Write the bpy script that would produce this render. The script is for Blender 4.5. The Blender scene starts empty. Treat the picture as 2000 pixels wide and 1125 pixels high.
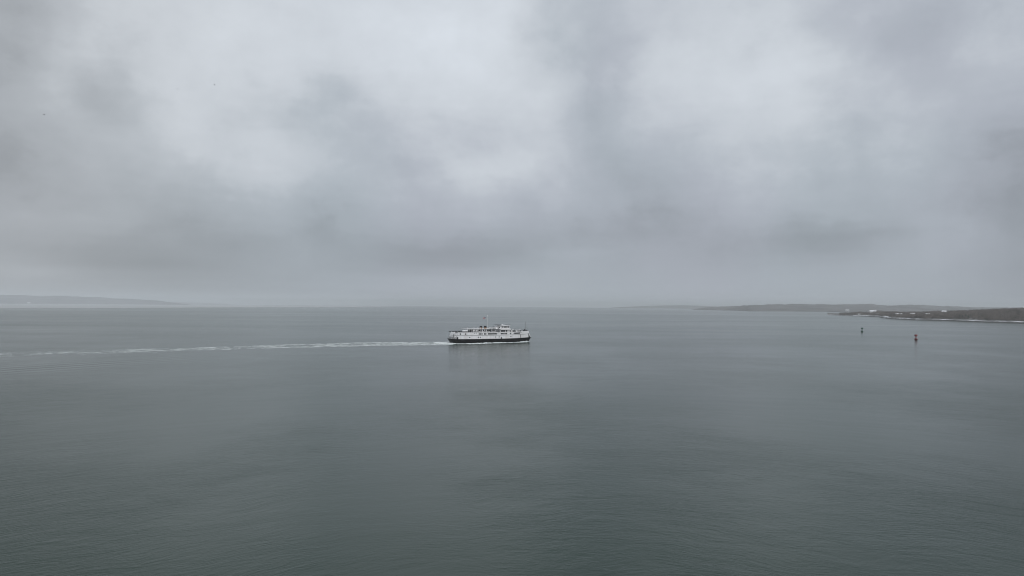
import bpy, bmesh, math, random
import numpy as np
from mathutils import Matrix, Vector, noise as mnoise

R_ = math.radians
rng = random.Random(7)
nrng = np.random.default_rng(11)

# ---------------------------------------------------------------- camera
CAM_H = 33.6                 # drone height above the water, m
EARTH = 7.4e6                # effective earth radius (with refraction)
FPX = 1333.0                 # focal length in pixels of a 2000 px wide frame
PITCH, ROLL = R_(1.41), R_(0.44)
CAM_ROT = Matrix.Rotation(R_(90) + PITCH, 3, 'X') @ Matrix.Rotation(ROLL, 3, 'Z')
scene = bpy.context.scene
col = scene.collection
cam_d = bpy.data.cameras.new('camera')
cam_d.sensor_width = 36.0
cam_d.lens = 36.0 * FPX / 2000.0
cam_d.clip_start = 0.5
cam_d.clip_end = 200000.0
cam = bpy.data.objects.new('camera', cam_d)
cam.matrix_world = Matrix.Translation((0, 0, CAM_H)) @ CAM_ROT.to_4x4()
col.objects.link(cam)
scene.camera = cam


def ray(px, py):
    """world direction of a place seen in the photograph (2000 x 1125)"""
    return (CAM_ROT @ Vector(((px - 1000.0) / FPX, -(py - 562.5) / FPX, -1.0))).normalized()


def drop(d):
    return -d * d / (2 * EARTH)


def on_water(px, py):
    """point of the curved sea seen at a pixel"""
    v = ray(px, py)
    h = math.hypot(v.x, v.y)
    s = v.z / h
    # CAM_H + s d = -d^2/2R
    a, b, c = 1 / (2 * EARTH), s, CAM_H
    disc = b * b - 4 * a * c
    d = (-b - math.sqrt(disc)) / (2 * a) if disc > 0 else math.sqrt(2 * EARTH * CAM_H)
    return Vector((v.x / h * d, v.y / h * d, drop(d)))


def sea_z(x, y):
    return -(x * x + y * y) / (2 * EARTH)


# ---------------------------------------------------------------- node helpers
class NT:
    def __init__(self, tree):
        self.t = tree

    def n(self, typ, ins=None, **props):
        nd = self.t.nodes.new(typ)
        for k, v in props.items():
            setattr(nd, k, v)
        for k, v in (ins or {}).items():
            sock = nd.inputs[k]
            if isinstance(v, bpy.types.NodeSocket):
                self.t.links.new(v, sock)
            else:
                sock.default_value = v
        return nd

    def math(self, op, a, b=None, c=None, clamp=False):
        nd = self.t.nodes.new('ShaderNodeMath')
        nd.operation = op
        nd.use_clamp = clamp
        for i, v in enumerate((a, b, c)):
            if v is None:
                continue
            if isinstance(v, bpy.types.NodeSocket):
                self.t.links.new(v, nd.inputs[i])
            else:
                nd.inputs[i].default_value = v
        return nd.outputs[0]

    def smooth(self, v, a, b, lo=0.0, hi=1.0):
        nd = self.n('ShaderNodeMapRange', {0: v, 1: a, 2: b, 3: lo, 4: hi}, interpolation_type='SMOOTHSTEP')
        return nd.outputs[0]

    def noise(self, vec, scale, detail=4, rough=0.5, dist=0.0, color=False):
        nd = self.n('ShaderNodeTexNoise', {'Vector': vec, 'Scale': scale, 'Detail': detail, 'Roughness': rough, 'Distortion': dist})
        return nd.outputs['Color'] if color else nd.outputs['Fac']

    def mixc(self, f, a, b):
        nd = self.t.nodes.new('ShaderNodeMix')
        nd.data_type = 'RGBA'
        for i, v in ((0, f), (6, a), (7, b)):
            if isinstance(v, bpy.types.NodeSocket):
                self.t.links.new(v, nd.inputs[i])
            else:
                nd.inputs[i].default_value = v if i == 0 else (*v, 1) if len(v) == 3 else v
        return nd.outputs[2]

    def xyz(self, x, y, z=0.0):
        return self.n('ShaderNodeCombineXYZ', {0: x, 1: y, 2: z}).outputs[0]


def srgb(v):
    v /= 255.0
    return v / 12.92 if v <= 0.04045 else ((v + 0.055) / 1.055) ** 2.4


# ---------------------------------------------------------------- world: overcast sky
SUN_AZ, SUN_EL = R_(150), R_(42)      # behind the camera to the right
world = bpy.data.worlds.new('World')
scene.world = world
world.use_nodes = True
wt = world.node_tree
wt.nodes.clear()
W = NT(wt)
tc = W.n('ShaderNodeTexCoord')
sep = W.n('ShaderNodeSeparateXYZ', {0: tc.outputs['Generated']})
dx, dy, dz = sep.outputs
az = W.math('ARCTAN2', dx, dy)
el = W.math('ARCSINE', dz)
# large soft masses of the cloud deck, tones (8-bit) by row and column of the sky in view
GX = [0, 60, 120, 180, 240, 300, 380, 450, 520, 590, 650, 720, 790, 860, 930, 1000, 1050, 1100, 1160, 1220, 1290, 1360,
      1430, 1500, 1560, 1620, 1680, 1750, 1820, 1890, 1950, 2000]
GY = [0, 60, 110, 150, 190, 230, 270, 310, 345, 385, 425, 465, 495, 520, 545, 575, 600]
G = {
    0:   [166, 174, 186, 194, 199, 202, 203, 205, 206, 207, 208, 210, 212, 214, 216, 212, 200, 191, 186, 188, 190, 195, 199, 197, 188, 183, 180, 176, 175, 177, 182, 184],
    60:  [164, 172, 187, 194, 199, 202, 203, 205, 206, 207, 208, 210, 212, 215, 216, 210, 196, 187, 182, 187, 193, 199, 202, 201, 194, 187, 184, 177, 174, 178, 184, 188],
    110: [163, 169, 184, 192, 197, 201, 203, 205, 205, 206, 207, 209, 211, 214, 214, 206, 194, 185, 181, 186, 198, 203, 205, 206, 204, 196, 188, 180, 177, 180, 186, 190],
    150: [167, 171, 181, 181, 189, 198, 203, 205, 204, 202, 194, 205, 209, 213, 213, 206, 195, 186, 179, 186, 199, 202, 207, 208, 206, 200, 188, 181, 179, 181, 183, 184],
    190: [174, 176, 178, 172, 178, 191, 202, 202, 197, 196, 191, 197, 206, 210, 208, 204, 198, 187, 174, 180, 195, 199, 204, 205, 204, 198, 185, 181, 180, 180, 178, 176],
    230: [170, 173, 178, 177, 178, 187, 200, 192, 187, 188, 188, 188, 194, 199, 197, 197, 196, 186, 174, 180, 189, 191, 196, 197, 200, 192, 182, 182, 181, 179, 173, 170],
    270: [164, 169, 174, 179, 184, 190, 197, 190, 193, 189, 186, 185, 188, 190, 189, 190, 188, 183, 176, 182, 184, 183, 189, 193, 195, 186, 181, 182, 181, 177, 168, 165],
    310: [161, 165, 170, 174, 178, 184, 191, 194, 196, 191, 186, 183, 181, 190, 194, 197, 186, 181, 176, 176, 178, 180, 184, 187, 187, 182, 180, 180, 177, 172, 167, 165],
    345: [159, 164, 168, 170, 172, 177, 182, 186, 189, 187, 184, 180, 176, 184, 196, 197, 184, 178, 172, 171, 172, 176, 182, 182, 180, 178, 177, 176, 172, 168, 166, 163],
    385: [162, 164, 166, 167, 168, 169, 171, 174, 177, 172, 175, 176, 173, 177, 186, 186, 176, 174, 168, 166, 167, 171, 177, 177, 176, 175, 175, 173, 168, 166, 163, 160],
    425: [167, 168, 168, 168, 166, 164, 165, 168, 172, 168, 165, 168, 170, 172, 175, 174, 169, 170, 165, 161, 162, 166, 171, 171, 169, 168, 170, 170, 167, 166, 162, 159],
    465: [163, 163, 162, 161, 160, 159, 159, 158, 161, 164, 161, 163, 162, 162, 161, 160, 161, 162, 159, 158, 161, 163, 163, 162, 156, 156, 158, 163, 167, 168, 165, 162],
    495: [162, 159, 157, 156, 155, 154, 156, 158, 161, 165, 163, 160, 155, 154, 156, 158, 163, 166, 165, 164, 163, 162, 162, 161, 157, 157, 161, 166, 168, 167, 165, 163],
    520: [170, 168, 163, 158, 155, 153, 156, 159, 163, 164, 162, 159, 157, 158, 161, 164, 167, 168, 167, 165, 165, 164, 165, 165, 164, 165, 166, 167, 167, 165, 163, 161],
    545: [168, 168, 166, 163, 160, 158, 157, 158, 160, 162, 164, 165, 166, 167, 168, 168, 168, 167, 166, 165, 165, 166, 167, 167, 167, 167, 167, 166, 165, 164, 162, 160],
    575: [165, 165, 164, 163, 162, 161, 161, 162, 163, 165, 167, 168, 169, 170, 171, 171, 171, 170, 169, 168, 168, 168, 168, 168, 168, 167, 167, 166, 165, 163, 161, 160],
    600: [163, 163, 163, 162, 162, 162, 162, 163, 164, 166, 168, 169, 170, 171, 172, 172, 172, 171, 170, 169, 169, 169, 168, 168, 168, 167, 166, 165, 164, 162, 161, 160],
}
GRID = np.array([G[y] for y in GY], float)
GRID += np.clip((216.0 - GRID) * 0.2, 0.0, 6.0)
GRID[-3:] += np.array([[1.5], [3.5], [4.5]])
for _j, _x in enumerate(GX):                       # the deck thickens towards the right
    if _x > 1840:
        for _i, _y in enumerate(GY):
            if _y > 230:
                GRID[_i, _j] -= 8.0 * (_x - 1840) / 160.0


# smaller masses of the deck: place, half sizes, slant, lighter or darker
MASSES = [
    (190, 165, 105, 42, 32, -9), (335, 210, 55, 60, 0, 4), (648, 172, 48, 36, 0, -10), (475, 212, 45, 20, 0, -8), (592, 214, 50, 22, 0, -6),
    (505, 266, 40, 28, 0, 7), (930, 338, 80, 20, 0, 6), (1022, 312, 22, 15, -30, 7), (815, 328, 34, 20, 0, -7), (1170, 95, 95, 130, 0, -4),
    (1230, 60, 60, 60, 0, -3), (1065, 190, 30, 24, 0, 5), (1330, 140, 62, 60, 20, 4), (1495, 150, 85, 55, 0, 3), (1565, 232, 36, 36, 0, 5),
    (1290, 440, 62, 38, 0, -5), (1080, 392, 20, 26, 0, 7), (1012, 392, 34, 50, 0, -5), (880, 502, 150, 20, 0, -4), (1110, 492, 60, 14, 0, 4),
    (1600, 470, 150, 24, 0, -3), (280, 515, 170, 15, 4, -6), (60, 528, 85, 12, 6, 6), (60, 20, 60, 36, 0, -5), (72, 132, 38, 48, 0, -4),
    (205, 430, 62, 24, 0, 4), (45, 408, 60, 24, 0, 4), (335, 442, 60, 28, 10, -4), (612, 436, 50, 24, 10, -5), (684, 442, 30, 24, 0, 4),
    (1230, 330, 70, 40, 0, -4), (720, 262, 60, 40, 0, -4), (1800, 60, 80, 60, 0, -4), (1900, 300, 70, 90, 20, -2), (1690, 210, 60, 40, 0, -3),
    (430, 90, 130, 70, 0, 2), (880, 110, 100, 70, 0, 3), (985, 60, 30, 60, 0, 5), (1840, 440, 60, 22, 0, 4), (1480, 330, 60, 30, 0, 3)]


def tone_at(px, py):
    px = min(max(px, 0), 2000)
    py = min(max(py, 0), 600)
    j = int(np.clip(np.searchsorted(GX, px, side='right') - 1, 0, len(GX) - 2))
    i = int(np.clip(np.searchsorted(GY, py, side='right') - 1, 0, len(GY) - 2))
    fx = (px - GX[j]) / (GX[j + 1] - GX[j])
    fy = (py - GY[i]) / (GY[i + 1] - GY[i])
    g = GRID
    extra = 0.0
    for cx, cy, rx, ry, rot, dlt in MASSES:
        c, s_ = math.cos(R_(rot)), math.sin(R_(rot))
        ux, uy = ((px - cx) * c + (py - cy) * s_) / rx, (-(px - cx) * s_ + (py - cy) * c) / ry
        q = min(max((1.7 - math.hypot(ux, uy)) / 1.5, 0.0), 1.0)
        extra += 0.7 * dlt * q * q * (3 - 2 * q)
    return extra + (g[i, j] * (1 - fx) + g[i, j + 1] * fx) * (1 - fy) + (g[i + 1, j] * (1 - fx) + g[i + 1, j + 1] * fx) * fy


CAM_INV = CAM_ROT.inverted()


def to_px(v):
    l = CAM_INV @ Vector(v)
    return 1000 + l.x / -l.z * FPX, 562.5 - l.y / -l.z * FPX


AZ0, AZ1, NAZ = -0.68, 0.68, 76
ELS = [R_(a) for a in [-0.3, 0.6, 1.3] + [2.0 + 0.8 * k for k in range(29)]]
# slow warping of the directions gives the masses ragged, billowing edges
wv = W.n('ShaderNodeVectorMath', {0: tc.outputs['Generated'], 1: (1.0, 1.0, 1.05)}, operation='MULTIPLY').outputs[0]
wn = W.n('ShaderNodeSeparateXYZ', {0: W.noise(wv, 7.0, 6, 0.56, color=True)}).outputs
wn2 = W.n('ShaderNodeSeparateXYZ', {0: W.noise(wv, 17.0, 5, 0.55, color=True)}).outputs
elw = W.smooth(el, R_(0.5), R_(10), 0.18, 1.0)
azw = W.math('ADD', az, W.math('MULTIPLY', elw, W.math('ADD', W.math('MULTIPLY', W.math('SUBTRACT', wn[0], 0.5), 0.055),
                                                        W.math('MULTIPLY', W.math('SUBTRACT', wn2[0], 0.5), 0.034))))
eww = W.math('ADD', el, W.math('MULTIPLY', elw, W.math('ADD', W.math('MULTIPLY', W.math('SUBTRACT', wn[1], 0.5), 0.042),
                                                       W.math('MULTIPLY', W.math('SUBTRACT', wn2[1], 0.5), 0.028))))
a01 = W.n('ShaderNodeMapRange', {0: azw, 1: AZ0, 2: AZ1, 3: 0.0, 4: 1.0}).outputs[0]
acc = None
TLO, THI = 145.0, 222.0
for i, e in enumerate(ELS):
    fc = W.t.nodes.new('ShaderNodeFloatCurve')
    W.t.links.new(a01, fc.inputs['Value'])
    cv = fc.mapping.curves[0]
    for k in range(NAZ):
        u = k / (NAZ - 1)
        a = AZ0 + (AZ1 - AZ0) * u
        v = (math.sin(a) * math.cos(e), math.cos(a) * math.cos(e), math.sin(e))
        val = (tone_at(*to_px(v)) - TLO) / (THI - TLO)
        if k == 0:
            cv.points[0].location = (0, val)
        elif k == NAZ - 1:
            cv.points[-1].location = (1, val)
        else:
            cv.points.new(u, val)
    fc.mapping.update()
    out = fc.outputs[0]
    if acc is None:
        acc = out
    else:
        f = W.smooth(eww, ELS[i - 1], e)
        mx = W.n('ShaderNodeMix', {0: f, 2: acc, 3: out})
        acc = mx.outputs[0]
tone = W.math('MULTIPLY_ADD', acc, (THI - TLO) / 255.0, TLO / 255.0)
# the deck outside the view: same tones, brighter towards the zenith, broken by the same kind of cloud
pl = W.math('ADD', W.math('MAXIMUM', dz, 0.0), 0.12)
cvec = W.xyz(W.math('DIVIDE', dx, pl), W.math('DIVIDE', dy, pl), 0.0)
cl = W.noise(cvec, 1.1, 6, 0.55, 0.3)
rest = W.math('ADD', W.smooth(dz, 0.0, 0.9, 0.66, 0.83), W.math('MULTIPLY', W.math('SUBTRACT', cl, 0.5), 0.32))
inview = W.math('MULTIPLY', W.math('MULTIPLY', W.smooth(W.math('ABSOLUTE', az), 0.62, 0.85, 1.0, 0.0), W.smooth(el, R_(22.5), R_(31), 1.0, 0.0)), 1.0)
tone = W.n('ShaderNodeMix', {0: inview, 2: rest, 3: tone}).outputs[0]
fine = W.noise(wv, 9.0, 8, 0.6)
fine2 = W.noise(W.n('ShaderNodeVectorMath', {0: tc.outputs['Generated'], 1: (1.0, 1.0, 1.35)}, operation='MULTIPLY').outputs[0], 26.0, 5, 0.6)
tone = W.math('ADD', tone, W.math('MULTIPLY', elw, W.math('ADD', W.math('MULTIPLY', W.math('SUBTRACT', fine, 0.5), 0.075),
                                                           W.math('MULTIPLY', W.math('SUBTRACT', fine2, 0.5), 0.03))))
# ragged layers of the deck, foreshortened towards the horizon: lighter cloud above, darker scud below
pl2 = W.math('ADD', W.math('MAXIMUM', dz, 0.0), 0.7)
rx_, ry_ = W.math('DIVIDE', dx, pl2), W.math('DIVIDE', dy, pl2)
rag = W.math('SUBTRACT', W.noise(W.xyz(rx_, ry_, W.math('MULTIPLY', dz, 1.0)), 9.0, 9, 0.57, 0.3), 0.5)
rag2 = W.math('SUBTRACT', W.noise(W.xyz(rx_, ry_, W.math('MULTIPLY_ADD', dz, 1.0, 7.0)), 11.0, 9, 0.6, 0.3), 0.5)
l1 = W.smooth(W.math('ADD', tone, W.math('MULTIPLY', rag, 0.27)), 0.725, 0.785, -0.55, 0.2)
l2 = W.smooth(W.math('ADD', tone, W.math('MULTIPLY', rag2, 0.19)), 0.635, 0.675, -0.3, 0.7)
tone = W.math('ADD', tone, W.math('MULTIPLY', elw, W.math('ADD', W.math('MULTIPLY', l1, 0.024), W.math('MULTIPLY', l2, 0.020))))
tone = W.math('ADD', tone, W.math('MULTIPLY', elw, W.math('MULTIPLY', rag, 0.05)))
lin = W.math('POWER', tone, 2.24)
tint_n = W.noise(tc.outputs['Generated'], 3.0, 3, 0.5)
tint = W.mixc(W.smooth(tint_n, 0.35, 0.65), (0.93, 1.0, 1.135), (0.895, 1.0, 1.11))
tint = W.mixc(W.smooth(tone, 0.68, 0.84), tint, (0.935, 1.0, 1.08))
tint = W.mixc(W.smooth(az, -0.65, -0.2, 0.75, 0.0), tint, (0.95, 1.0, 1.055))
ccol = W.n('ShaderNodeVectorMath', {0: tint, 3: lin}, operation='SCALE').outputs[0]
skytex = W.n('ShaderNodeTexSky', sky_type='NISHITA')
skytex.sun_disc = False
skytex.sun_elevation = SUN_EL
skytex.sun_rotation = SUN_AZ
skytex.altitude = 30
bg_sky = W.n('ShaderNodeBackground', {0: skytex.outputs[0], 1: 0.07})
bg_cl = W.n('ShaderNodeBackground', {0: ccol, 1: 1.0})
wmix = W.n('ShaderNodeMixShader', {0: 0.985, 1: bg_sky.outputs[0], 2: bg_cl.outputs[0]})
wo = W.n('ShaderNodeOutputWorld', {0: wmix.outputs[0]})
world.cycles.sampling_method = 'MANUAL'
world.cycles.sample_map_resolution = 512

# ---------------------------------------------------------------- sun through the overcast
sd = bpy.data.lights.new('sun', 'SUN')
sd.energy = 1.3
sd.angle = R_(35)
sd.color = (1.0, 0.975, 0.94)
sun = bpy.data.objects.new('sun', sd)
sdir = Vector((math.sin(SUN_AZ) * math.cos(SUN_EL), math.cos(SUN_AZ) * math.cos(SUN_EL), math.sin(SUN_EL)))
sun.rotation_euler = sdir.to_track_quat('Z', 'Y').to_euler()
col.objects.link(sun)

vs = scene.view_settings
vs.view_transform = 'Standard'
vs.look = 'None'
vs.exposure = 0.0
vs.gamma = 1.0
scene.render.engine = 'CYCLES'
scene.cycles.use_denoising = True
scene.cycles.denoising_prefilter = 'ACCURATE'
scene.cycles.denoising_input_passes = 'RGB_ALBEDO_NORMAL'
scene.cycles.max_bounces = 6
scene.cycles.volume_bounces = 1
scene.cycles.use_adaptive_sampling = False
scene.cycles.filter_width = 1.05


# ---------------------------------------------------------------- materials
def mat(name, color, rough=0.6, spec=0.3, metal=0.0, var=0.0, vscale=1.0, bump=0.0, bscale=4.0, color2=None, stretch=(1, 1, 1)):
    m = bpy.data.materials.new(name)
    m.use_nodes = True
    m.node_tree.nodes.clear()
    N = NT(m.node_tree)
    p = N.n('ShaderNodeBsdfPrincipled', {'Roughness': rough, 'Metallic': metal, 'Specular IOR Level': spec})
    N.n('ShaderNodeOutputMaterial', {0: p.outputs[0]})
    p.inputs['Base Color'].default_value = (*color, 1)
    if var or color2 or bump:
        t = N.n('ShaderNodeTexCoord')
        vec = N.n('ShaderNodeVectorMath', {0: t.outputs['Object'], 1: stretch}, operation='MULTIPLY').outputs[0]
        if var or color2:
            c2 = color2 or tuple(c * (1 - var) for c in color)
            f = N.smooth(N.noise(vec, vscale, 5, 0.6), 0.35, 0.68)
            m.node_tree.links.new(N.mixc(f, color, c2), p.inputs['Base Color'])
        if bump:
            b = N.n('ShaderNodeBump', {'Height': N.noise(vec, bscale, 4, 0.6), 'Strength': 0.6, 'Distance': bump})
            m.node_tree.links.new(b.outputs[0], p.inputs['Normal'])
    return m


M = {
    'white': mat('white_paint', (0.80, 0.80, 0.82), 0.45, 0.4, color2=(0.70, 0.69, 0.69), vscale=0.5, stretch=(1.0, 1.0, 0.12)),
    'grey_paint': mat('grey_paint', (0.30, 0.31, 0.32), 0.55, color2=(0.23, 0.24, 0.25), vscale=0.7),
    'stern_grey': mat('stern_door_paint', (0.26, 0.265, 0.275), 0.55, color2=(0.20, 0.205, 0.21), vscale=0.6),
    'black': mat('black_hull_paint', (0.004, 0.004, 0.005), 0.5, 0.1, color2=(0.014, 0.011, 0.010), vscale=0.4, stretch=(1, 1, 0.3)),
    'dark': mat('dark_fittings_and_shade', (0.018, 0.019, 0.021), 0.6, var=0.4, vscale=2),
    'deck': mat('deck_paint', (0.06, 0.065, 0.065), 0.8, var=0.4, vscale=0.6),
    'glass': mat('window_glass', (0.008, 0.010, 0.012), 0.08, 0.5, var=0.3, vscale=1.2),
    'buff': mat('funnel_buff', (0.42, 0.22, 0.10), 0.55, var=0.2, vscale=1.0),
    'rub': mat('rubbing_strake', (0.16, 0.165, 0.17), 0.6, var=0.3, vscale=1.0),
    'rust': mat('rust_stain', (0.20, 0.11, 0.07), 0.9, var=0.4, vscale=2.0),
    'orange': mat('lifebuoy_orange', (0.55, 0.10, 0.02), 0.6, var=0.2, vscale=3.0),
    'red': mat('buoy_red', (0.27, 0.020, 0.024), 0.5, color2=(0.18, 0.018, 0.020), vscale=1.5),
    'green': mat('buoy_green', (0.018, 0.105, 0.068), 0.5, color2=(0.018, 0.07, 0.046), vscale=1.5),
    'weed': mat('waterline_weed', (0.02, 0.022, 0.015), 0.8, var=0.5, vscale=3.0),
    'lamp': mat('lantern_lens', (0.35, 0.36, 0.34), 0.2, 0.6, var=0.2, vscale=5),
    'foam': mat('sea_foam', (0.72, 0.75, 0.76), 0.9, 0.1, color2=(0.52, 0.57, 0.57), vscale=0.35),
    'wakefoam': mat('wake_froth', (0.56, 0.59, 0.60), 0.9, 0.1, color2=(0.40, 0.44, 0.44), vscale=0.3),
    'snow': mat('snow', (0.80, 0.81, 0.84), 0.8, 0.2, color2=(0.66, 0.67, 0.69), vscale=0.08, bump=0.2, bscale=0.3),
    'shingle': mat('house_shingle', (0.22, 0.21, 0.20), 0.85, var=0.3, vscale=0.8),
    'clap': mat('house_clapboard', (0.55, 0.55, 0.54), 0.75, var=0.15, vscale=0.6),
    'brickc': mat('chimney_brick', (0.25, 0.12, 0.09), 0.9, var=0.3, vscale=3),
    'rock': mat('shore_rock', (0.075, 0.073, 0.070), 0.85, color2=(0.035, 0.036, 0.036), vscale=0.3, bump=0.2, bscale=1.0),
    'twig': mat('bare_twigs', (0.215, 0.178, 0.155), 0.95, 0.1, color2=(0.062, 0.051, 0.045), vscale=0.055),
    'bark': mat('bark', (0.075, 0.062, 0.052), 0.95, 0.1, var=0.3, vscale=1.0),
    'needle': mat('evergreen_needles', (0.030, 0.045, 0.028), 0.9, 0.1, color2=(0.018, 0.030, 0.020), vscale=0.4),
    'farwood': mat('far_winter_wood', (0.155, 0.147, 0.147), 0.95, 0.1, color2=(0.070, 0.066, 0.065), vscale=0.0045, bump=6.0, bscale=0.03),
    'feather': mat('gull_feather', (0.20, 0.20, 0.21), 0.9, 0.1, var=0.4, vscale=4),
    'bluecloth': mat('flag_blue', (0.02, 0.03, 0.12), 0.8, var=0.2, vscale=3),
}


def headland_material():
    m = bpy.data.materials.new('headland_floor')
    m.use_nodes = True
    m.node_tree.nodes.clear()
    N = NT(m.node_tree)
    t = N.n('ShaderNodeNewGeometry').outputs['Position']
    a = N.noise(t, 0.012, 5, 0.6)
    b = N.noise(t, 0.08, 4, 0.6)
    c = N.mixc(N.smooth(a, 0.35, 0.65), (0.085, 0.076, 0.066), (0.055, 0.052, 0.048))
    # thin snow lying between the trees
    c = N.mixc(N.math('MULTIPLY', N.smooth(b, 0.50, 0.64), N.smooth(a, 0.40, 0.56)), c, (0.50, 0.50, 0.52))
    p = N.n('ShaderNodeBsdfPrincipled', {'Base Color': c, 'Roughness': 0.95, 'Specular IOR Level': 0.1})
    N.n('ShaderNodeOutputMaterial', {0: p.outputs[0]})
    return m


def flag_material():
    m = bpy.data.materials.new('flag_stripes')
    m.use_nodes = True
    m.node_tree.nodes.clear()
    N = NT(m.node_tree)
    t = N.n('ShaderNodeTexCoord').outputs['Object']
    z = N.n('ShaderNodeSeparateXYZ', {0: t}).outputs[2]
    s = N.math('GREATER_THAN', N.math('FRACT', N.math('MULTIPLY', z, 6.5 / 1.6)), 0.5)
    c = N.mixc(s, (0.30, 0.03, 0.04), (0.55, 0.52, 0.53))
    p = N.n('ShaderNodeBsdfPrincipled', {'Base Color': c, 'Roughness': 0.85})
    N.n('ShaderNodeOutputMaterial', {0: p.outputs[0]})
    return m


M['flag'] = flag_material()
M['floor'] = headland_material()


def water_material():
    m = bpy.data.materials.new('sea_water')
    m.use_nodes = True
    m.node_tree.nodes.clear()
    N = NT(m.node_tree)
    pos = N.n('ShaderNodeNewGeometry').outputs['Position']
    x, y, z = N.n('ShaderNodeSeparateXYZ', {0: pos}).outputs
    # ripples travel outwards in wide arcs: use distance from a point for the wave axis
    r = N.math('SQRT', N.math('ADD', N.math('POWER', N.math('SUBTRACT', x, 12.0), 2.0), N.math('POWER', N.math('ADD', y, 6.0), 2.0)))
    big = N.noise(N.xyz(N.math('MULTIPLY', x, 0.012), N.math('MULTIPLY', y, 0.007)), 1.0, 4, 0.55)
    gust = N.smooth(big, 0.36, 0.64, 0.10, 1.0)
    wob = N.math('MULTIPLY', N.math('SUBTRACT', N.noise(N.xyz(x, y), 0.035, 2), 0.5), 16.0)
    rr = N.math('ADD', r, wob)
    h1 = N.noise(N.xyz(N.math('MULTIPLY', x, 0.38), rr), 1.45, 4, 0.6, 0.4)
    h2 = N.noise(N.xyz(N.math('MULTIPLY', x, 0.42), rr, 4.0), 0.36, 3, 0.5, 0.5)
    h3 = N.noise(N.xyz(N.math('MULTIPLY', x, 0.30), r, 9.0), 0.055, 3, 0.5)
    h0 = N.noise(N.xyz(x, y, 2.0), 2.6, 2, 0.5)
    # ferry's diverging wave on the left: a few long low crests along a line
    A, B = on_water(0, 724), on_water(300, 704)
    t = (B - A).xy.normalized()
    nrm = Vector((-t.y, t.x))
    c = N.math('ADD', N.math('ADD', N.math('MULTIPLY', x, nrm.x), N.math('MULTIPLY', y, nrm.y)), -(A.x * nrm.x + A.y * nrm.y))
    al = N.math('ADD', N.math('ADD', N.math('MULTIPLY', x, t.x), N.math('MULTIPLY', y, t.y)), -(A.x * t.x + A.y * t.y))
    env = N.math('MULTIPLY', N.math('EXPONENT', N.math('MULTIPLY', N.math('POWER', N.math('DIVIDE', c, 22.0), 2.0), -1.0)),
                 N.smooth(al, 0.0, 170.0, 1.0, 0.0))
    kel = N.math('MULTIPLY', N.math('MULTIPLY', N.math('SINE', N.math('MULTIPLY', c, 0.55)), env), 0.13)
    rip = N.math('ADD', N.math('ADD', N.math('MULTIPLY', h1, 0.14), N.math('MULTIPLY', h2, 0.19)), N.math('MULTIPLY', h0, 0.035))
    h = N.math('ADD', N.math('ADD', N.math('MULTIPLY', rip, gust), N.math('MULTIPLY', h3, 0.22)), kel)
    bump = N.n('ShaderNodeBump', {'Height': h, 'Strength': 1.0, 'Distance': 1.0})
    # wind lanes and slicks
    st = N.noise(N.xyz(N.math('MULTIPLY', x, 0.0022), N.math('MULTIPLY', y, 0.0075), 3.0), 1.0, 5, 0.6)
    far = N.noise(N.xyz(N.math('MULTIPLY', x, 0.0004), N.math('MULTIPLY', y, 0.0014), 7.0), 1.0, 4, 0.6)
    rough = N.math('ADD', N.smooth(st, 0.35, 0.65, 0.145, 0.18), N.smooth(far, 0.35, 0.65, -0.02, 0.03))
    body = N.mixc(N.smooth(big, 0.3, 0.7), (0.0005, 0.019, 0.009), (0.001, 0.0205, 0.0105))
    p = N.n('ShaderNodeBsdfPrincipled', {'Base Color': body, 'Roughness': rough, 'IOR': 1.333, 'Specular IOR Level': 0.50, 'Normal': bump.outputs[0]})
    N.n('ShaderNodeOutputMaterial', {0: p.outputs[0]})
    return m


M['water'] = water_material()


# ---------------------------------------------------------------- mesh helpers
def mesh_obj(name, verts, faces, material, parent=None, smooth=False, mats=None, fmat=None):
    me = bpy.data.meshes.new(name)
    me.from_pydata([tuple(v) for v in verts], [], faces)
    for mm in (mats or [material]):
        me.materials.append(mm)
    if fmat is not None:
        me.polygons.foreach_set('material_index', fmat)
    if smooth:
        me.polygons.foreach_set('use_smooth', [True] * len(me.polygons))
    me.update()
    o = bpy.data.objects.new(name, me)
    col.objects.link(o)
    if parent:
        o.parent = parent
    return o


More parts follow.
